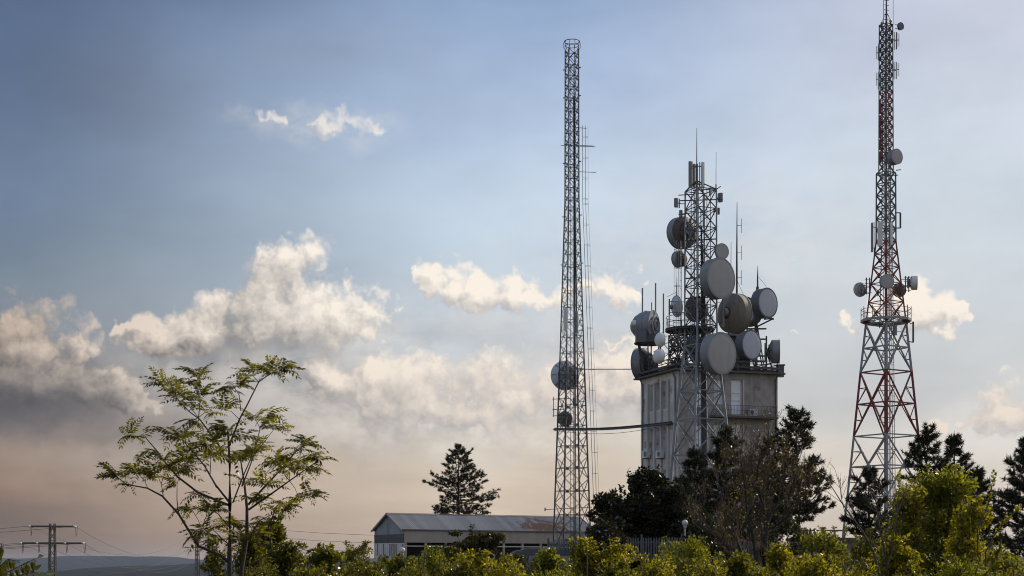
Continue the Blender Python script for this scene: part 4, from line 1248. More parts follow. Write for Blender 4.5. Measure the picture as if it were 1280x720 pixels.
def loop(label, px0, px1, y0, y1, Y, kind):
    rt = empty('loop_antenna', P(px0, y1, Y), label, 'antenna')
    MB().tube([P(px1, y0, Y), P(px1, y1, Y)], .11, 7).build('radiator', M['steel_dark'], rt)
    if kind: MB().tube([P(px0, y0 + 6, Y), P(px0 + 2, y0 + 1, Y), P(px0 + 4, y0, Y), P(px0 + 5, y0 + 3, Y), P(px1, y0 + 1, Y)], .06, 6).tube([P(px0, y1 - 2, Y), P(px1, y1, Y)], .06, 6).build('arm', M['steel_dark'], rt)
    else: MB().tube([P(px0, y0, Y), P(px1, y0, Y)], .07, 6).tube([P(px0, y1, Y), P(px1, y1, Y)], .07, 6).build('arm', M['steel_dark'], rt)


loop('square bracket loop on the right of the grey mast section', 1118.5, 1125.5, 266, 285, YR, 0)
loop('tall bracket loop under the mast platform', 1133, 1141.5, 402, 428, YR, 1)
for lab, x, y0, y1 in (('small mount frame beside the left dish over the platform', 1084, 347, 368), ('ladder like mount frame beside the white side dish', 1133, 345, 365)):
    rt = empty('mount_frame', P(x, y1, YR), lab, 'frame')
    for dx in (-1, 3): MB().tube([P(x + dx, y0, YR - .3), P(x + dx, y1, YR - .3)], .07, 6).build('pipe', M['steel_dark'], rt)
    for f_ in (.1, .35, .6, .9): MB().beam(P(x - 3, y0 + (y1 - y0) * f_, YR - .3), P(x + 6, y0 + (y1 - y0) * f_, YR - .3), .05).build('rung', M['steel_dark'], rt)


def whip(label, px, y0, y1, Y, r0=.05, r1=.015, mat='galv', dip=(), stay=None):
    rt = empty('whip_antenna', P(px, y0, Y), label, 'antenna')
    MB().tube([P(px, y0, Y), P(px, (y0 + y1) / 2, Y), P(px + .3, y1, Y)], [r0, r0 * .8, r1], 6).build('rod', M[mat], rt)
    MB().tube([P(px, y0, Y), P(px, y0 - (y0 - y1) * .12, Y)], r0 * 1.6, 6).build('base', M['steel_dark'], rt)
    for y in dip:
        MB().beam(P(px, y, Y), P(px + 6, y, Y), .04).beam(P(px + 6, y - 9, Y), P(px + 6, y + 9, Y), .04).build('dipole', M['galv'], rt)
    if stay: MB().tube([P(*stay[0], Y), P(*stay[1], Y)], .018, 4).build('stay', M['black'], rt)
    return rt


whip('thin pale whip rod on the right of the tower head', 895, 236, 190, YC, .035, .02, 'white_pipe')
whip('tall mast with side dipoles behind the biggest dish', 921, 400, 253, 152, .11, .03, 'steel_dark', (282, 316, 347), ((922, 352), (932, 374)))
whip('thin rod between the tower and the dipole mast', 913.6, 380, 302, 152, .05, .02, 'steel_dark')
whip('stayed lightning rod above the raised blue grey dish', 947, 362, 332, 155.5, .09, .02, 'steel_dark', (), ((948, 346), (958, 358)))
whip('thin rod with cross wire beside the tilted mesh dish', 846, 372, 346, 150, .05, .015, 'steel_dark', (), ((834, 371), (846, 365)))
whip('short aerial on the right end of the roof railing', 979, 466, 455, 157, .05, .03, 'steel_dark')
for px, y0, y1, lab in ((836, 414, 394, 'short rod on the round platform edge beside the domed antenna'), (851, 412, 380, 'short rod on the round platform beside the tower ladder')):
    whip(lab, px, y0, y1, 138, .04, .03, 'steel_dark')

# ------------------------------------------------------------------ cable bridges from the mast to the building
cb1 = empty('cable_bridge', P(695, 537, 169.5), 'thick sagging cable tray between the bare mast and the building', 'cable tray')
pa, pb = P(693, 537, 169.2), P(839.5, 529, 150.9)
pts = [pa.lerp(pb, t) - UP * .25 * math.sin(math.pi * t) for t in np.linspace(0, 1, 13)]
tr = MB()
for a, b in zip(pts, pts[1:]): tr.beam(a, b, .30, .16)
tr.build('tray', M['steel_dark'], cb1)
MB().tube([p + UP * .14 + Vector((0, -.06, 0)) for p in pts], .06, 6).build('cable', M['black'], cb1)
MB().tube([p - UP * (.10 + .35 * math.sin(math.pi * t)) for p, t in zip(pts, np.linspace(0, 1, 13))], .022, 5).build('messenger_wire', M['black'], cb1)
pa, pb = P(718, 461.5, 169.5), P(802, 461.5, 157.5)
tb = MB().beam(pa, pb, .085).build('cable_bridge', M['steel_dark'], org=pa)
props(tb, 'thin straight cable from the bare mast to the roof corner', 'cable')


# ------------------------------------------------------------------ pylons and power lines
def pylon(label, px, ytop, Y, sc, lowpx, rot):
    c = P(px, ytop, Y); zb_ = float(ground_z(c.x, c.y)) - .2; base = Vector((c.x, c.y, zb_))
    rt = empty('power_pylon', base, label, 'pylon'); H = c.z - zb_
    w1, w0 = .38 * sc, .60 * sc + .015 * H
    def leg(k, z):
        r = w0 + (w1 - w0) * (z - zb_) / H; a = R(45 + rot) + k * math.pi / 2
        return Vector((c.x + r * math.cos(a) * .8, c.y + r * math.sin(a) * .8, z))
    lev = bays(zb_, c.z, lambda z: .85 * sc)
    for k in range(4): MB().beam(leg(k, zb_), leg(k, c.z), .15 * sc).build('leg', M['pylon'], rt)
    for k in range(4):
        b_ = MB()
        for i, (u, v) in enumerate(zip(lev, lev[1:])):
            p, q = (k, (k + 1) % 4) if i % 2 else ((k + 1) % 4, k)
            b_.beam(leg(p, u), leg(q, v), .06 * sc); 
            if i % 3 == 0: b_.beam(leg(k, v), leg((k + 1) % 4, v), .06 * sc)
        b_.build('lattice_face', M['pylon'], rt)
    A = Vector((math.cos(R(rot)), math.sin(R(rot)), 0)); ends = []
    for z, half, ins in ((c.z - .28 * sc, 2.15 * sc, (-1, 1)), (lowpx, 2.95 * sc, (-1, -.48, .42, 1))):
        zz = z if z == c.z - .28 * sc else P(px, lowpx, Y).z
        m_ = MB(); o = Vector((c.x, c.y, zz)); B2 = Vector((-A.y, A.x, 0))
        for s_ in (-1, 1): m_.beam(o - A * half + B2 * s_ * .12, o + A * half + B2 * s_ * .12, .17 * sc)
        for q in np.linspace(-1, 1, 9): m_.beam(o + A * half * q - B2 * .14, o + A * half * q + B2 * .14, .07)
        arm = m_.build('cross_arm', M['steel_dark'], rt)
        for i in ins:
            e = o + A * half * i
            for s_ in (-1, 1):
                MB().lathe(e + B2 * s_ * .5, B2 * s_, [(.05, -.35), (.11, -.3), (.06, -.22), (.11, -.14), (.06, -.06), (.11, .02), (.06, .1), (.11, .18), (.05, .25)], 8).build('insulator', M['panel'], arm, True)
            MB().tube([e + B2 * .75, e + B2 * .6 + A * .05 - UP * .75 * sc, e + A * .1 - UP * .95 * sc, e - B2 * .6 + A * .25 - UP * .75 * sc, e - B2 * .75 + A * .3], .022, 5).build('jumper', M['black'], arm)
            ends.append((e - B2 * .75, e + B2 * .75))
    return ends


e1 = pylon('lattice power pylon with two cross arms, the closer and larger one', 65.5, 654.5, 158, 1.0, 679, 10)
e2 = pylon('far lattice power pylon half hidden behind the pinnate leaved tree', 246.5, 670, 320, 1.0, 684, -25)


ARMPOS = ['upper arm far end', 'upper arm tree side end', 'lower arm far tip', 'lower arm far inner insulator', 'lower arm tree side inner insulator', 'lower arm tree side tip']


def wire(p, q, sag, label, group=None, r=.016):
    pts = [p.lerp(q, t) - UP * sag * 4 * t * (1 - t) for t in np.linspace(0, 1, 15)]
    o = MB().tube(pts, r, 4).build('power_line', M['black'], org=p)
    return props(o, label, 'power line', group)


for i, ((a0, a1), (b0, b1)) in enumerate(zip(e1, e2)):
    wire(a1 if (a1 - b0).length < (a0 - b0).length else a0, b0 if b0.y < b1.y else b1, 3.2 + .35 * (i % 3), 'power line sagging between the two pylons from the ' + ARMPOS[i], 'power lines between the pylons')
for i, (a0, a1) in enumerate(e1):
    p = a0 if a0.y < a1.y else a1
    wire(p, Vector((p.x - 60, p.y - 30, p.z - 2.2 + .2 * i)), 1.2, 'outbound power line of the closer pylon at its ' + ARMPOS[i], 'power lines leaving the closer pylon')
for q, (y0, y1) in enumerate(((646, 632), (656, 641), (667, 653))):
    wire(P(250, y0 + 6, 322), P(1000, y1 - 14, 300), 5.0, 'thin power line running behind the warehouse, ' + ('highest', 'middle one', 'lowest')[q] + ' of three', 'power lines behind the warehouse', .03)

# ------------------------------------------------------------------ palisade fences, lamps
def fence(label, pxa, pxb, Y0, Y1, top, h, step, name='palisade_fence'):
    a, b = P(pxa, HY, Y0), P(pxb, HY, Y1); a.z = b.z = 0
    zt = EYE + (HY - top) / F * (Y0 + Y1) / 2; L_ = (b - a).length; d = (b - a) / L_; n = Vector((-d.y, d.x, 0))
    rt = empty(name, a, label, 'fence')
    pk = MB(); w = .055
    pk.add([(-w, -.015, 0), (w, -.015, 0), (w, -.015, h - .12), (0, -.015, h), (-w, -.015, h - .12), (-w, .015, 0), (w, .015, 0), (w, .015, h - .12), (0, .015, h), (-w, .015, h - .12)],
           [(0, 1, 2, 3, 4), (9, 8, 7, 6, 5), (0, 5, 6, 1), (1, 6, 7, 2), (2, 7, 8, 3), (3, 8, 9, 4), (4, 9, 5, 0)])
    me = pk.mesh('picket', M['fence'])
    t = .1; i = 0
    while t < L_:
        o = bpy.data.objects.new('picket', me); COL.objects.link(o); o.parent = rt
        o.matrix_local = Matrix.Translation(d * t + UP * (zt - h + rnd.uniform(-.02, .02))) @ Matrix.Rotation(math.atan2(d.y, d.x), 4, 'Z') @ Matrix.Rotation(rnd.uniform(-.015, .015), 4, 'Y')
        t += step
    for z in (.35, h - .38): MB().box(a + d * (L_ / 2) + UP * (zt - h + z) + n * .05, L_, .05, .07, d, n).build('rail', M['fence'], rt)
    t = 0
    while t <= L_ + .1:
        MB().box(a + d * t + UP * (zt / 2 + .1) + n * .1, .12, .12, zt + .2, d, n).build('post', M['fence'], rt); t += L_ / max(1, round(L_ / 2.6))


fence('grey palisade fence under the dark tree beside the globe lamp', 752, 852, 116, 114, 671.5, 1.7, .19)
fence('grey palisade fence at the foot of the bare mast', 684, 751, 122, 117, 675.5, 1.6, .2)
fence('grey palisade fence behind the leafless bushy tree', 862, 1004, 114, 116, 676, 1.7, .2)


def globe_lamp(label, px, py, Y, rpx):
    c = P(px, py, Y); z0 = float(ground_z(c.x, c.y)); r = S(rpx, Y)
    rt = empty('globe_lamp', (c.x, c.y, z0), label, 'lamp')
    MB().lathe(c, UP, [(0, -r), (r * .5, -r * .86), (r * .86, -r * .5), (r, 0), (r * .86, r * .5), (r * .5, r * .86), (0, r)], 20).build('globe', M['globe'], rt, True)
    MB().lathe(c - UP * r * 1.05, UP, [(r * .35, -.16), (r * .55, -.1), (r * .55, .02), (r * .3, .1)], 14).build('collar', M['post'], rt, True)
    MB().tube([(c.x, c.y, z0), (c.x, c.y, z0 + .4), (c.x, c.y, c.z - r)], [.09, .075, .06], 10).build('post', M['post'], rt, True)


globe_lamp('white globe lamp on a post beside the palisade fence', 856, 653.5, 111, 3.9)
globe_lamp('white globe lamp in the bushes by the warehouse gable', 502.5, 688, 100, 4.0)

# ------------------------------------------------------------------ parked minibus behind the bushes
vo = P(624, HY, 120); vo.z = 0
van = empty('minibus', vo + Vector((2.6, 0, 0)), 'dull grey minibus half hidden by bushes in front of the warehouse', 'minibus')
VX = Vector((.985, .17, 0)); VY = Vector((-.17, .985, 0)); VL, VW = 5.4, 2.0
prof = [(0.05, .45), (0, .75), (.06, 1.25), (.35, 1.45), (.8, 2.35), (1.2, 2.68), (1.9, 2.8), (4.9, 2.78), (5.3, 2.55), (5.4, 1.4), (5.38, .45)]
vb = MB(); n = len(prof)
for s_, k in ((-.5, 1.0), (.5, 1.0)):
    for (x, z) in prof:
        ins_ = .10 * max(0, z - 1.4)
        vb.v.append(tuple(vo + VX * x + VY * (s_ * (VW - ins_ * 2)) + UP * z))
vb.f = [tuple(range(n))[::-1], tuple(range(n, 2 * n))] + [(i, (i + 1) % n, n + (i + 1) % n, n + i) for i in range(n)]
body = vb.build('body', M['van'], van)
for (x0, x1) in ((1.05, 1.95), (2.05, 3.1), (3.2, 4.2), (4.3, 5.1)):
    for s_ in (-1, 1):
        off = lambda z: VY * (s_ * (VW / 2 - .10 * (z - 1.4) + .012))
        w_ = MB(); sh = .35 if x0 < 1.2 else 0
        w_.quad(vo + VX * (x0 - sh * .4) + UP * 1.5 + off(1.5), vo + VX * x1 + UP * 1.5 + off(1.5), vo + VX * x1 + UP * 2.3 + off(2.3), vo + VX * (x0 + sh * .2) + UP * 2.3 + off(2.3))
        w_.build('side_window', M['glass'], van)
ws = MB(); nrm = Vector((-.85, 0, .5))
ws.quad(vo + VX * .385 + VY * -.85 + UP * 1.55, vo + VX * .385 + VY * .85 + UP * 1.55, vo + VX * .75 + VY * .78 + UP * 2.3, vo + VX * .75 + VY * -.78 + UP * 2.3)
ws.build('windscreen', M['glass_sky'], van)
for q in ws.v: pass
for x in (1.05, 4.3):
    for s_ in (-1, 1):
        c = vo + VX * x + VY * s_ * .93 + UP * .36
        w_ = MB().lathe(c, VY * s_, [(.2, -.12), (.36, -.11), (.37, .06), (.3, .1), (.22, .1)], 18).build('wheel', M['rubber'], van, True)
        MB().lathe(c + VY * s_ * .08, VY * s_, [(.22, 0), (.1, .04), (0, .04)], 14).build('rim', M['galv'], w_, True)
for s_ in (-1, 1):
    MB().lathe(vo + VX * .02 + VY * s_ * .7 + UP * .95, -VX, [(.14, -.06), (.14, .03), (0, .06)], 14).build('headlight', M['globe'], van, True)
MB().box(vo + VX * -.04 + UP * .55, .14, 1.9, .18, VX, VY).build('bumper', M['steel_dark'], van)
MB().box(vo + VX * 3.2 + UP * 2.84, 2.6, 1.2, .06, VX, VY).build('roof_rack', M['galv'], van)

# ------------------------------------------------------------------ low concrete building by the right mast
lb = P(1006, HY, 141); lb.z = 0
low = empty('low_building', lb, 'low grey concrete outbuilding behind the right hand bushes', 'building')
LU = Vector((.985, .17, 0)); LN = Vector((.17, -.985, 0)); zt = EYE + (HY - 663) / F * 142; lw = S(62, 142)
wb = MB(); hl = [(1.1, 2.3, 1.3, 3.0), (3.6, 4.7, 1.2, 3.0)]
wall_holes(wb, lb, LU, LN, lw, 0, zt - .9, hl, .25); wb.build('wall', M['concrete'], low)
for h in hl: window(low, lb, LU, LN, *h, .2, [0, .5, 1], [0, 1], M['glass'], .08)
MB().box(lb + LU * lw / 2 - LN * 2 + UP * (zt - .78), lw + .5, 4.6, .25, LU, LN).build('roof_slab', M['cornice'], low)
rb2 = MB()
for x in np.arange(0, lw, .9): rb2.box(lb + LU * (x + .1) - LN * .1 + UP * (zt - .35), .16, .16, .62, LU, LN)
rb2.box(lb + LU * lw / 2 - LN * .1 + UP * (zt - .02), lw, .2, .14, LU, LN)
rb2.build('balustrade', M['concrete'], low)
sd_ = MB()
for x in (0, lw): sd_.quad(lb + LU * x, lb + LU * x - LN * 4, lb + LU * x - LN * 4 + UP * (zt - .9), lb + LU * x + UP * (zt - .9))
sd_.build('end_wall', M['concrete'], low)


# ------------------------------------------------------------------ vegetation
def unit(v): return v / np.maximum(np.linalg.norm(v, axis=-1, keepdims=True), 1e-9)


def leaf_quads(c, u, L_, W_r, rng, flat=.5):
    """rhombic leaves centred at c, pointing along u"""
    n = len(c); u = unit(u)
    up = np.tile([0, 0, 1.0], (n, 1)) * flat + rng.normal(0, 1, (n, 3)) * (1 - flat * .5)
    v = unit(np.cross(u, up)); L_ = np.broadcast_to(L_, (n,))[:, None]
    w = np.cross(u, v)
    p = np.stack([c - u * L_ * .5, c - u * L_ * .05 + v * L_ * W_r * .5 + w * L_ * .06, c + u * L_ * .5, c - u * L_ * .05 - v * L_ * W_r * .5 + w * L_ * .06], 1)
    f = np.arange(n * 4).reshape(n, 4)
    return p.reshape(-1, 3), f


def wood(name, segs, mat, parent, n=5):
    mb = MB()
    for pts, rad in segs: mb.tube(pts, rad, n)
    return mb.build(name, mat, parent, True)


def bush(label, px, ytop, wpx, Y, n, mat='bush', leaf=.075, seed=0, name='bush', cat='bush', shoots=5, low=.0, flat=False, bark='bark', group=None, dens=1.0, wr=.5):
    rng = np.random.default_rng(seed + 11); r_ = random.Random(seed)
    top = P(px, ytop, Y); gz0 = float(ground_z(top.x, top.y)); H = top.z - gz0; Wd = S(wpx, Y)
    rt = empty(name, (top.x, top.y, gz0), label, cat, group); base = np.array([top.x, top.y, gz0])
    K = int(34 * dens); n = int(n * 1.5); shoots = int(shoots * 2.4); leaf *= 1.28
    z0 = max(low * H, 0)
    cs = []
    for k in range(K):
        a = rng.uniform(0, 2 * np.pi); t = rng.uniform(0, 1) ** .6
        zz = rng.uniform(0, 1)
        prof = math.sqrt(max(0.02, 1 - (abs(zz - .38) / .66) ** 2.2)) if not flat else (.35 + .65 * zz ** .5)
        cs.append([math.cos(a) * t * prof * Wd * .42, math.sin(a) * t * prof * Wd * .42, z0 + (H * .93 - z0) * zz])
    cs.append([0, 0, H * .86]); cs = np.array(cs)
    cr_ = rng.uniform(.10, .20, len(cs)) * math.sqrt(Wd * (H - z0))
    cr_ = np.clip(cr_, .12, None)
    per = rng.multinomial(n, cr_ ** 2 / np.sum(cr_ ** 2))
    C = []; U = []
    for c, rr_, m in zip(cs, cr_, per):
        d = unit(rng.normal(0, 1, (m, 3))); rad = rr_ * (.35 + .75 * rng.uniform(0, 1, (m, 1)) ** .5)
        sq = np.array([1, 1, .72 if not flat else .42])
        p = c + d * rad * sq
        C.append(p); U.append(d * .6 + rng.normal(0, .5, (m, 3)) + [0, 0, .15])
    segs = []
    for c in cs[:: max(1, K // 14)]:
        m1 = [c[0] * .35, c[1] * .35, c[2] * .5]
        segs.append(([base + [0, 0, -.1], base + m1, base + c], [.035 * (H / 2.2), .022 * (H / 2.2), .008]))
    for s_ in range(shoots):
        k = r_.randrange(len(cs)); c = cs[k] * [1, 1, 1]
        if c[2] < H * .35: continue
        ln = r_.uniform(.10, .26) * H; d = unit(np.array([r_.uniform(-.35, .35), r_.uniform(-.3, .3), 1.0]))
        e = c + d * (cr_[k] + ln)
        e[2] = min(e[2], H * 1.04)
        segs.append(([base + c, base + e], [.012, .005]))
        m = 38; t = rng.uniform(0, 1, (m, 1)); q = c + (e - c) * t
        sd2 = unit(rng.normal(0, 1, (m, 3)) * [1, 1, .4] + [0, 0, .35])
        C.append(q + sd2 * leaf * .6); U.append(sd2)
    C = np.concatenate(C) + base; U = np.concatenate(U)
    ok = C[:, 2] > gz0 + .05; C = C[ok]; U = U[ok]
    p, f = leaf_quads(C, U, leaf * rng.uniform(.6, 1.3, len(C)), wr, rng)
    wood('stems', segs, M[bark], rt)
    np_mesh('foliage', p, f, L[mat], rt)
    return rt


def conifer(label, px, ytop, Y, wpx, ybot, seed, dens=1.0, lean=0.0, gap=.17):
    rng = np.random.default_rng(seed); r_ = random.Random(seed)
    top = P(px, ytop, Y); gz0 = float(ground_z(top.x, top.y)); H = top.z - gz0; Wd = S(wpx, Y) * .5
    zb_ = P(px, ybot, Y).z - gz0; zb_ = max(zb_, .8); span = H - zb_
    rt = empty('pine_tree', (top.x, top.y, gz0), label, 'pine tree', None); base = np.array([top.x, top.y, gz0])
    tr_ = [(base + [0, 0, -.2], .028 * H ** .8 * .75 + .05), (base + [lean * .4, 0, H * .5], .016 * H ** .8 + .03), (base + [lean * .8, 0, H * .85], .05), (base + [lean, 0, H * .985], .02)]
    MB().tube([t[0] for t in tr_], [t[1] for t in tr_], 8).build('trunk', M['bark_dark'], rt, True)
    C = []; U = []; segs = []
    nw = max(10, int(span / .52)); 
    for i in range(nw):
        t = (i + .5) / nw; z = zb_ + span * t
        prof = (1 - t) ** .78 * (1 if t > .18 else .62 + t * 2.1)
        rad0 = Wd * prof + .30
        nb_ = r_.randint(5, 7); a0 = r_.uniform(0, 6.28)
        for b in range(nb_):
            if r_.random() < gap: continue
            a = a0 + b * 2 * math.pi / nb_ + r_.uniform(-.35, .35); rad = rad0 * r_.uniform(.45, 1.18)
            d = np.array([math.cos(a), math.sin(a), 0]); zz = z + r_.uniform(-.25, .25)
            rise = r_.uniform(-.14, .10) + .30 * t
            ptsb = [base + [lean * z / H, 0, zz], base + [lean * z / H, 0, zz] + d * rad * .5 + [0, 0, rad * rise * .35], base + [lean * z / H, 0, zz] + d * rad + [0, 0, rad * (rise + .16)]]
            segs.append((ptsb, [.05 * (1 - t) + .02, .03 * (1 - t) + .015, .01]))
            m = max(5, int(rad * 6.3 * dens))
            s_ = rng.uniform(.28, 1.0, (m, 1)) ** .7
            c = np.where(s_ < .5, ptsb[0] + (ptsb[1] - ptsb[0]) * s_ * 2, ptsb[1] + (ptsb[2] - ptsb[1]) * (s_ - .5) * 2)
            lat = np.array([-d[1], d[0], 0]); sp = (rng.uniform(-1, 1, (m, 1)) * rad * .40 * (1.25 - s_ * .75))
            C.append(c + lat * sp + np.array([0, 0, 1]) * rng.uniform(-.06, .22, (m, 1)))
            U.append(np.tile(d, (m, 1)) * .55 + lat * np.sign(sp) * .45 + [0, 0, .55] + rng.normal(0, .25, (m, 3)))
    m = 10; C.append(base + [lean, 0, H] + rng.normal(0, 1, (m, 3)) * [.16, .16, .35] - [0, 0, .35]); U.append(np.tile([0, 0, 1.0], (m, 1)) + rng.normal(0, .3, (m, 3)))
    C = np.concatenate(C); U = unit(np.concatenate(U))
    nn = 22; n = len(C); ln = rng.uniform(.22, .48, (n, nn, 1))
    dirs = unit(U[:, None, :] * .75 + unit(rng.normal(0, 1, (n, nn, 3))) * .85)
    side = unit(np.cross(dirs, rng.normal(0, 1, (n, nn, 3)))) * .036
    c0 = C[:, None, :] + U[:, None, :] * rng.uniform(-.15, .2, (n, nn, 1))
    tri = np.stack([c0 - side, c0 + side, c0 + dirs * ln], 2).reshape(-1, 3)
    wood('limbs', segs, M['bark_dark'], rt, 4)
    np_mesh('needles', tri, np.arange(len(tri)).reshape(-1, 3), L['needle'], rt)
    return rt


conifer('lone dark pine rising behind the warehouse roof', 573, 558, 240, 106, 645, 37, .95, 0, .2)
conifer('tall open pine at the right corner of the building', 999, 513, 128, 130, 655, 22, 1.1, -.3, .12)
conifer('dark pine in front of the building balcony', 907, 540, 122, 92, 655, 23, 1.3)
conifer('small dark pine at the foot of the lattice tower', 869, 567, 119, 62, 665, 24, 1.4)
conifer('broad low pine between the balcony pine and the tall open pine', 962, 553, 125, 80, 660, 25, 1.25)
conifer('low dark pine behind the leafless tree', 936, 578, 118, 84, 690, 31, 1.3)
conifer('leaning pine in front of the red and white mast', 1153, 538, 140, 92, 640, 26, 1.25, .5)
conifer('narrow pine beside the leaning one right of the mast', 1193, 548, 142, 78, 660, 27, 1.3)
conifer('short pine at the left foot of the red and white mast', 1086, 588, 132, 82, 675, 28, 1.3)
conifer('large dark pine at the far right beyond the tall shrub', 1288, 545, 108, 120, 700, 29, 1.3)
conifer('low dark pine behind the tall yellow green shrub', 1222, 590, 120, 70, 690, 30, 1.3)


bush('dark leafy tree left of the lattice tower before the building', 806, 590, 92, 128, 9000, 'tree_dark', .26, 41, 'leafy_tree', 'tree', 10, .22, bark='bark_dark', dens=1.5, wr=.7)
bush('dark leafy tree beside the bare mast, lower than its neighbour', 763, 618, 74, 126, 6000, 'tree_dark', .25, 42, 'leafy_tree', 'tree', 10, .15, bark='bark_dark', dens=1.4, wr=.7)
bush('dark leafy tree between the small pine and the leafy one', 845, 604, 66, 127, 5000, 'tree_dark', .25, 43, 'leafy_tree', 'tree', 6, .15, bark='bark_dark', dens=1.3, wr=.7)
bush('small flat topped dark tree in front of the warehouse wall', 597, 659, 78, 112, 2600, 'bush_dark', .20, 44, 'leafy_tree', 'tree', 3, .48, True, 'bark_dark', dens=1.1)
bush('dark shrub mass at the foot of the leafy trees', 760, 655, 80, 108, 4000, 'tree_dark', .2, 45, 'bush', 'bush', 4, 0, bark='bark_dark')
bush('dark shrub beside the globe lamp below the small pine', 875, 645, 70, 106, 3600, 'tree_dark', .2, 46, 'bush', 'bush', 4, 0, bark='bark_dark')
bush('dark olive shrub under the tall open pine', 985, 648, 90, 104, 4200, 'bush_dark', .18, 47, 'bush', 'bush', 6, 0, bark='bark_dark')
bush('dark shrub before the low concrete outbuilding', 1120, 640, 90, 100, 4500, 'tree_dark', .18, 48, 'bush', 'bush', 6, 0, bark='bark_dark')
bush('dark shrub left of the small flat topped tree', 560, 684, 60, 104, 2500, 'bush_dark', .16, 49, 'bush', 'bush', 4, 0, bark='bark_dark')
bush('dark shrub hiding the minibus wheels', 640, 697, 100, 96, 3000, 'bush_dark', .15, 50, 'bush', 'bush', 6, 0, bark='bark_dark')

B = [  # label, column, top row, width, distance, leaves, material, leaf size
    ('feathery green shrub with flat sprays left of the warehouse', 402, 686, 96, 46, 4200, 'bush_mid', .11, True),
    ('taller feathery sprays beside the warehouse gable', 440, 681, 70, 50, 3200, 'bush_mid', .11, True),
    ('dark green shrub under the pinnate leaved tree', 334, 652, 50, 31, 4200, 'bush_mid', .075, False),
    ('low green shrub between the tree and the feathery shrub', 352, 684, 60, 30, 3600, 'bush_mid', .075, False),
    ('twiggy green shrub against the right stem of the pinnate leaved tree', 312, 664, 40, 29, 3000, 'bush_mid', .07, False),
    ('leafy green shrub at the foot of the pinnate leaved tree', 268, 676, 46, 30, 2600, 'bush_mid', .07, False),
    ('green shrub in front of the glazed warehouse gable', 500, 699, 84, 44, 3600, 'bush_mid', .08, False),
    ('bright shrub with upright tips below the warehouse door', 545, 686, 70, 42, 3600, 'bush', .08, False),
    ('yellow green shrub below the small flat topped tree', 590, 692, 76, 38, 3800, 'bush', .075, False),
    ('olive shrub in front of the minibus', 640, 700, 80, 40, 3400, 'bush_mid', .075, False),
    ('bright yellow shrub beside the minibus', 686, 690, 64, 38, 3600, 'bush', .075, False),
    ('upright yellow shrub at the foot of the bare mast', 731, 678, 46, 40, 3000, 'bush', .075, False),
    ('broad yellow shrub in front of the palisade fence', 776, 678, 84, 40, 4800, 'bush', .075, False),
    ('rounded dark hearted shrub below the globe lamp', 848, 675, 108, 37, 7000, 'bush', .07, False),
    ('olive shrub between the stems of the leafless tree', 918, 694, 70, 44, 3000, 'bush_mid', .075, False),
    ('yellow shrub right of the leafless tree trunk', 975, 684, 70, 42, 3600, 'bush', .075, False),
    ('bright pointed shrub in front of the outbuilding wall', 1026, 664, 84, 40, 5000, 'bush', .075, False),
    ('yellow green shrub beside the dead sapling', 1083, 666, 74, 38, 5000, 'bush', .07, False),
    ('dense low shrub left of the tall yellow green shrub', 1122, 676, 70, 34, 4600, 'bush', .068, False),
    ('low yellow green shrub at the right under the dark pine', 1256, 684, 90, 33, 5200, 'bush', .068, False),
]
for k, (lab, px, yt, w, Y, n, mt, lf, fl) in enumerate(B):
    bush(lab, px, yt, w, Y, n, 'bush_lime' if mt == 'bush' and k % 3 == 1 else mt, lf * (1, .8, 1.25, .9)[k % 4], 60 + k, shoots=(6, 12, 9, 15)[k % 4], flat=fl, wr=(.5, .42, .62)[k % 3])
bush('tall yellow green shrub in front of the right hand pines', 1172, 590, 122, 40, 13500, 'bush_lime', .085, 90, 'tall_shrub', 'shrub', 16, .04, dens=2.2)
bush('slim leafy shrub joining the tall shrub on its left', 1135, 604, 52, 39, 4600, 'bush', .08, 91, 'tall_shrub', 'shrub', 8, .1, dens=1.4)
bush('leafy shrub sloping down from the tall one to the right', 1212, 628, 70, 37, 6000, 'bush', .08, 92, 'tall_shrub', 'shrub', 8, .05, dens=1.5)
# low front row along the bottom of the slope
for k, px in enumerate(range(330, 1300, 62)):
    yt = 703 + 5 * math.sin(k * 2.1)
    wds = ['in front of the feathery shrubs', 'below the warehouse gable', 'below the glazed gable', 'below the warehouse door', 'below the flat topped tree', 'in front of the minibus bush', 'below the bright minibus shrub',
           'at the foot of the upright mast shrub', 'below the broad fence shrub', 'below the dark hearted shrub', 'by the leafless tree stems', 'right of the leafless trunk', 'below the pointed shrub', 'at the dead sapling foot', 'below the tall yellow shrub', 'under the tall shrub slope'][k % 16]
    bush('low ragged weeds ' + wds, px, yt, 90, 27 + (k % 3), 3000, 'bush_mid' if k % 3 == 1 or px < 520 else ('bush_lime' if k % 4 == 2 else 'bush'), (.05, .07, .06)[k % 3], 120 + k, 'weeds', 'weeds', 9, wr=(.3, .5, .4)[k % 3])


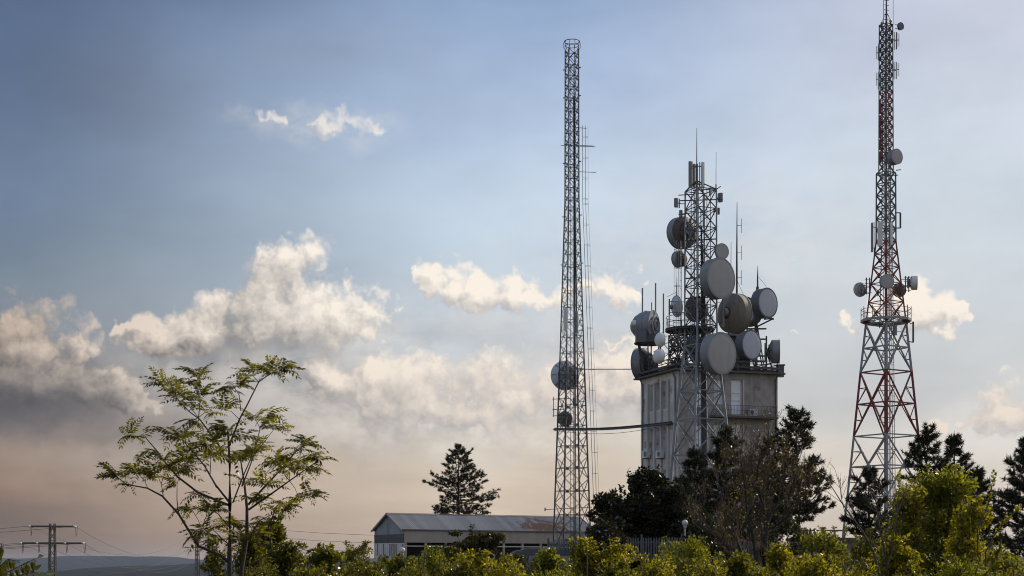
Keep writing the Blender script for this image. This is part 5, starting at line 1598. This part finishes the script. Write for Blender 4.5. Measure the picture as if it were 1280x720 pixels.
# ---- sprays that stand out of the shrubs on the right
def spray(label, pts, Y, seed, mat='bush', n=60, leaf=.085, name='leafy_shoot'):
    rng = np.random.default_rng(seed)
    w = [np.array(P(x, y, Y + .1 * i)) for i, (x, y) in enumerate(pts)]
    b0 = w[0]; gz0 = float(ground_z(b0[0], b0[1]))
    rt = empty(name, (b0[0], b0[1], gz0), label, 'shoot')
    w = [np.array([b0[0], b0[1], gz0])] + w
    wood('stem', [(w, [.02] + list(np.linspace(.016, .004, len(w) - 1)))], M['bark'], rt)
    C = []; U = []
    L_ = len(w) - 1
    for i in range(n):
        t = rng.uniform(.28, 1) * (L_ - 1) + 1; k = min(int(t), L_ - 1); q = w[k] + (w[k + 1] - w[k]) * (t - k); d = unit(w[k + 1] - w[k])
        s_ = unit(rng.normal(0, 1, 3) * [1, .6, .5] + d * .5); C.append(q + s_ * leaf * .55); U.append(s_)
    p, f = leaf_quads(np.array(C), np.array(U), leaf * rng.uniform(.7, 1.2, n), .5, rng)
    np_mesh('foliage', p, f, L[mat], rt)


spray('arching leafy shoot at the right edge below the dark pine', [(1232, 690), (1246, 664), (1262, 646), (1276, 633)], 30, 1)
spray('upright shoot rising above the tall shrub against the pine', [(1222, 660), (1236, 630), (1240, 606), (1243, 590)], 34, 2)
spray('thin upright shoot on the top left of the tall shrub', [(1120, 640), (1124, 612), (1122, 590)], 38, 3)
spray('leafy shoot above the bright pointed shrub', [(1030, 700), (1031, 676), (1029, 660)], 38, 4, n=70)
spray('leafy shoot above the upright mast shrub', [(734, 700), (733, 686), (731, 674)], 38, 5, n=60)


# ---- leafless bushy tree and dead sapling
def grow(p, d, ln, r, depth, segs, tips, r_, spread=.55, kids=(2, 3), up=.12, shrink=.72):
    n = 3; pts = [p]; q = p.copy(); dd = d.copy()
    for i in range(n):
        dd = (dd + Vector((r_.uniform(-1, 1), r_.uniform(-1, 1), r_.uniform(-.6, 1))) * .16 + UP * up * .25).normalized()
        q = q + dd * ln / n; pts.append(q.copy())
    segs.append((pts, [r, r * .9, r * .8, r * .68]))
    if depth == 0:
        tips.append((pts[-1], dd, pts[1])); return
    for k in range(r_.randint(*kids)):
        s_ = pts[r_.choice((2, 3, 3))]
        nd = (dd + Vector((r_.uniform(-1, 1), r_.uniform(-1, 1), r_.uniform(-.55, .8))) * spread).normalized()
        grow(s_, nd, ln * shrink * r_.uniform(.75, 1.2), r * .62, depth - 1, segs, tips, r_, spread, kids, up, shrink)


YB = 60
bt = empty('leafless_tree', (P(955, HY, YB).x, YB, 0), 'leafless spreading tree with brown twigs and few yellow leaves', 'tree')
r_ = random.Random(4); segs = []; tips = []
def poly(pts, r0, r1, dep=0.0):
    w = [P(x, y, YB + dep * i) for i, (x, y) in enumerate(pts)]
    segs.append((w, list(np.linspace(r0, r1, len(w))))); return w
g0 = poly([(955, 760), (956, 720), (954, 690), (957, 665), (958, 655)], .15, .10)
g1 = poly([(958, 655), (966, 637), (980, 622), (986, 606), (990, 590)], .085, .03, .2)
g2 = poly([(958, 657), (954, 632), (948, 612), (946, 592), (950, 572)], .07, .022, -.2)
g3 = poly([(960, 662), (974, 655), (990, 640), (1006, 630)], .05, .02, -.3)
g4 = poly([(944, 760), (932, 712), (918, 690), (898, 672), (884, 664), (866, 650)], .12, .03, .2)
g5 = poly([(940, 730), (926, 690), (918, 664), (908, 640), (902, 612)], .07, .02, .3)
g6 = poly([(950, 740), (944, 694), (940, 666), (934, 640), (930, 600), (926, 576)], .07, .02, -.3)
g7 = poly([(936, 735), (922, 704), (922, 668), (934, 640), (944, 620)], .05, .02, .5)
for w, r0 in ((g1, .028), (g2, .026), (g3, .022), (g4, .028), (g5, .024), (g6, .024), (g7, .02)):
    for i in range(1, len(w)):
        for k in range(3):
            d = (w[i] - w[i - 1]).normalized()
            nd = (d + Vector((r_.uniform(-1, 1), r_.uniform(-1, 1), r_.uniform(-.3, .9))) * .8).normalized()
            grow(w[i].lerp(w[i - 1], r_.random() * .7), nd, r_.uniform(.55, .95), r0, 3, segs, tips, r_, .6, (2, 3), .2, .70)
wood('trunk', segs[:8], M['bark_dark'], bt, 7)
wood('twigs', segs[8:], M['bark_twig'], bt, 3)
rng = np.random.default_rng(3)
T = np.array([t[0] for t in tips]); D = np.array([t[1] for t in tips])
idx = rng.integers(0, len(T), 5200); C = T[idx] + rng.normal(0, .09, (5200, 3)) - D[idx] * rng.uniform(0, .35, (5200, 1))
p, f = leaf_quads(C, D[idx] + rng.normal(0, .6, (5200, 3)), rng.uniform(.04, .085, 5200), .45, rng)
np_mesh('dry_leaves', p, f, L['dry'], bt)
pickc = rng.choice(len(T), 14); idx = rng.choice(pickc, 330); C = T[idx] + rng.normal(0, .22, (330, 3))
idx2 = rng.integers(0, len(T), 190); C = np.concatenate([C, T[idx2] + rng.normal(0, .06, (190, 3))])
p, f = leaf_quads(C, rng.normal(0, 1, (520, 3)), rng.uniform(.06, .11, 520), .6, rng)
np_mesh('yellow_leaves', p, f, L['yellow'], bt)

YD = 31
ds = empty('dead_sapling', (P(1095, HY, YD).x, YD, 0), 'thin dead sapling with bare branches beside the tall shrub', 'sapling')
segs = []; tips = []; YB = YD
poly([(1104, 800), (1100, 720), (1092, 690), (1078, 664), (1066, 648), (1052, 628), (1038, 606)], .03, .008, .1)
poly([(1108, 790), (1110, 720), (1108, 704), (1104, 680), (1098, 655), (1096, 630), (1088, 612)], .028, .007, -.1)
poly([(1109, 706), (1115, 690), (1117, 664), (1122, 640), (1124, 622)], .02, .006, .1)
poly([(1117, 668), (1110, 650), (1100, 642), (1094, 636)], .011, .005, .1)
poly([(1098, 655), (1104, 640), (1112, 632), (1116, 620)], .010, .004, .1)
poly([(1066, 648), (1056, 640), (1052, 624), (1050, 610)], .010, .004, -.1)
main = len(segs)
for w in [s_[0] for s_ in segs]:
    for k in range(7):
        i = r_.randint(2, len(w) - 1); d = (w[i] - w[i - 1]).normalized()
        grow(w[i], (d + Vector((r_.uniform(-1, 1), r_.uniform(-1, 1), r_.uniform(-.2, .7))) * .7).normalized(), r_.uniform(.2, .4), .006, 1, segs, tips, r_, .6)
wood('branches', segs[:main], M['bark'], ds, 6)
tw_ = wood('twigs', segs[main:], M['twig_grey'], ds, 3); tw_['kind'] = 'stuff'

# ---- tree with pinnate leaves on the left
YA = 28.0
at = empty('pinnate_leaved_tree', (P(290, HY, YA).x, YA, float(ground_z(P(290, HY, YA).x, YA))), 'open young tree with long pinnate leaves against the clouds', 'tree')
rA = random.Random(12)
zz = lambda x, y: (110 + (445 + (x - 445) * .91) / 2.48, 430 + (720 + (y - 720) * .955) / 2.48)
BR = [
    ([(440, 800), (440, 650), (440, 480), (437, 350), (432, 250)], .052, .014, 0.0),
    ([(478, 800), (482, 700), (500, 600), (500, 500), (490, 420), (474, 340)], .048, .012, .12),
    ([(430, 670), (410, 655), (330, 620), (265, 515), (210, 460), (160, 435), (90, 420), (55, 398)], .032, .006, -.12),
    ([(436, 490), (330, 445), (260, 400), (215, 350), (190, 310), (150, 270), (100, 262)], .024, .006, .15),
    ([(436, 480), (390, 420), (350, 360), (310, 310), (275, 275)], .020, .006, -.2),
    ([(437, 350), (400, 290), (340, 210), (300, 185), (260, 140), (215, 98)], .018, .005, .2),
    ([(330, 205), (335, 150), (325, 90), (330, 70)], .010, .004, .1),
    ([(437, 300), (470, 210), (500, 160), (540, 90), (575, 65), (610, 50)], .018, .005, -.15),
    ([(475, 185), (470, 130), (455, 108), (435, 118)], .009, .004, .15),
    ([(500, 485), (560, 430), (620, 370), (670, 310), (700, 290)], .022, .006, .2),
    ([(505, 505), (580, 450), (640, 410), (700, 372), (740, 342)], .020, .005, -.2),
    ([(500, 690), (580, 640), (570, 560), (600, 490), (650, 478), (712, 462)], .022, .005, .12),
    ([(480, 430), (520, 330), (540, 240), (560, 205)], .014, .005, .25),
    ([(450, 480), (480, 400), (510, 340), (550, 295), (590, 240)], .014, .004, -.3),
    ([(265, 515), (258, 470), (262, 420), (270, 385)], .010, .004, -.1),
    ([(210, 460), (208, 420), (225, 365)], .009, .004, .1),
    ([(440, 560), (400, 520), (350, 490), (310, 500)], .012, .004, .2),
    ([(440, 620), (400, 590), (355, 578)], .012, .004, -.2),
    ([(405, 590), (370, 560), (365, 510)], .008, .003, .1),
    ([(500, 600), (540, 540), (580, 520), (620, 500)], .013, .004, -.25),
    ([(440, 690), (470, 640), (480, 560)], .014, .005, .2),
    ([(395, 430), (370, 390), (372, 340), (365, 300)], .010, .004, -.15),
    ([(560, 430), (560, 390), (600, 350)], .009, .004, .2),
    ([(160, 435), (150, 410), (120, 380)], .007, .003, .1),
]
segs = []; attach = []
for pts, r0, r1, dep in BR:
    off = rA.uniform(-.1, .1)
    w = []
    for i, q in enumerate(pts):
        a = P(*zz(*q), YA + dep * i * 1.4); w.append(a + Vector((rA.uniform(-.015, .015), 0, rA.uniform(-.015, .015))))
    segs.append((w, list(np.linspace(r0, r1, len(w)))))
    n = len(w)
    attach.append((w[-1], (w[-1] - w[-2]).normalized(), 4))
    if n > 3 and pts[-2][1] < 470: attach.append((w[-2], (w[-2] - w[-3]).normalized(), 2))
CL = [(290, 95), (340, 92), (235, 95), (270, 150), (330, 175), (372, 190), (420, 180), (530, 58), (500, 68), (585, 58), (470, 102), (120, 262), (180, 258), (240, 262), (278, 262), (80, 392), (125, 382), (185, 392), (230, 358),
      (290, 345), (275, 382), (330, 272), (365, 305), (395, 330), (440, 330), (480, 322), (430, 272), (385, 255), (520, 212), (552, 250), (520, 295), (480, 275), (640, 292), (682, 305), (700, 345), (640, 335), (600, 372), (560, 402),
      (650, 372), (330, 482), (390, 505), (440, 555), (350, 582), (480, 562), (560, 470), (622, 482), (676, 470), (600, 522), (560, 545), (540, 585), (580, 585), (400, 610), (430, 640), (520, 470), (470, 610)]
for (x, y) in CL:
    c = P(*zz(x, y), YA + rA.uniform(-.7, .9))
    # twig from the nearest branch point
    best = min((q for s_ in segs[:len(BR)] for q in s_[0]), key=lambda q: (q - c).length)
    if abs(c.z - best.z) > 2.2 * abs(c.x - best.x): c = best.lerp(c, .25)
    segs.append(([best, best.lerp(c, .55) + UP * .05, c], [.007, .005, .003]))
    attach.append((c, (c - best).normalized() * .5 + UP * .25, 3 if rA.random() < .6 else 2))
wood('trunk', segs[:2], M['bark'], at, 8)
wood('branches', segs[2:], M['bark'], at, 5)


def frond_mesh(seed, pairs=7):
    """a spray: three pinnate leaves from one shoot tip"""
    r2 = random.Random(seed); mb = MB()
    for q in range(3):
        yaw = (q - 1) * r2.uniform(.6, 1.0) + r2.uniform(-.2, .2); sc_ = r2.uniform(.75, 1.1); pit = r2.uniform(-.15, .35)
        Rm = Matrix.Rotation(yaw, 4, 'Z') @ Matrix.Rotation(-pit, 4, 'Y') @ Matrix.Scale(sc_, 4)
        sub = MB(); droop = r2.uniform(.25, .55)
        pt = lambda t: Vector((t, 0, .16 * math.sin(t * 2.2) - droop * t * t))
        for a, b in zip(np.linspace(0, 1, 6), np.linspace(0, 1, 6)[1:]):
            p, q_ = pt(a), pt(b); sub.add([p - Vector((0, .009, 0)), p + Vector((0, .009, 0)), q_], [(0, 1, 2)])
        for k in range(pairs):
            t = .14 + .82 * k / (pairs - 1)
            for s_ in (-1, 1):
                ln = (.34 - .14 * abs(t - .45)) * r2.uniform(.8, 1.2); w = ln * .19
                d = Vector((.50, s_ * .80, -.25 - r2.uniform(0, .55))).normalized(); c = d.cross(UP).normalized(); p = pt(t)
                sub.add([p, p + d * ln * .4 + c * w + UP * .012, p + d * ln, p + d * ln * .4 - c * w + UP * .012], [(0, 1, 2, 3)])
        p = pt(1.0); sub.add([p, p + Vector((.09, .05, -.07)), p + Vector((.24, 0, -.2)), p + Vector((.09, -.05, -.07))], [(0, 1, 2, 3)])
        mb.add([Rm @ Vector(v) for v in sub.v], sub.f)
    return mb.mesh('leaf_spray', L['frond'])


FM = [frond_mesh(k, 6 + k % 3) for k in range(7)]
nfr = 0
for c, d, m in attach:
    for k in range(m):
        if nfr >= 298: break
        a = rA.uniform(0, 6.283)
        x = (Vector((math.cos(a), math.sin(a) * .8, rA.uniform(-.35, .65))) * .9 + d * .55).normalized()
        y = UP.cross(x).normalized(); z = x.cross(y)
        o = bpy.data.objects.new('leaf_spray', FM[rA.randrange(7)]); COL.objects.link(o); o.parent = at
        s_ = rA.uniform(.22, .38)
        o.matrix_local = Matrix.Translation(c - BASE[at.name]) @ Matrix((x, y, z)).transposed().to_4x4() @ Matrix.Rotation(rA.uniform(-.5, .5), 4, 'X') @ Matrix.Scale(s_, 4)
        nfr += 1

# ---- pinnate shoot close by in the lower left corner
YS = 14.0
ps = empty('pinnate_shoot', (P(-6, HY, YS).x, YS, 0), 'young shoot of pinnate leaves close in the lower left corner', 'shoot')
lf = MB()
lf.add([(0, 0, 0), (.30, .20, .03), (.62, .17, .02), (1, 0, -.16), (.62, -.17, .02), (.30, -.20, .03), (.5, 0, -.05)], [(0, 1, 6), (1, 2, 6), (2, 3, 6), (3, 4, 6), (4, 5, 6), (5, 0, 6)])
LM = lf.mesh('leaflet', L['shoot'])
wood('stem', [([P(-10, 960, YS), P(-8, 800, YS), P(-6, 716, YS)], [.02, .016, .010])], M['bark'], ps)
rs = random.Random(3)
for path in ([(-8, 724), (8, 716), (28, 706), (47, 697)], [(-6, 718), (2, 706), (10, 699), (20, 701)], [(-8, 730), (14, 722), (36, 716), (58, 716)], [(-7, 720), (-4, 700), (1, 688), (2, 680)], [(-8, 735), (10, 733), (22, 724), (42, 712)]):
    w = [P(x, y, YS - .25 * i * rs.uniform(.3, 1)) for i, (x, y) in enumerate(path)]
    fr = MB().tube(w, [.006, .005, .004, .002], 5).build('frond', M['bark'], ps)
    n = 7
    for k in range(n + 1):
        t = .18 + .82 * k / n; u = t * 3; i = min(int(u), 2); q = w[i].lerp(w[i + 1], u - i); d = (w[i + 1] - w[i]).normalized()
        for s_ in ((-1, 1) if k < n else (0,)):
            x = (d * .55 + Vector((0, -s_ * .55, 0)) + Vector((.25 * s_, 0, -.55 + .35 * s_)) * abs(s_)).normalized() if s_ else d
            y = Vector((rs.uniform(-.4, .4), -1, rs.uniform(-.2, .6))).cross(x).normalized(); z = x.cross(y)
            o = bpy.data.objects.new('leaflet', LM); COL.objects.link(o); o.parent = fr
            o.matrix_local = Matrix.Translation(q - BASE[ps.name]) @ Matrix((x, y, z)).transposed().to_4x4() @ Matrix.Scale(rs.uniform(.085, .12), 4)
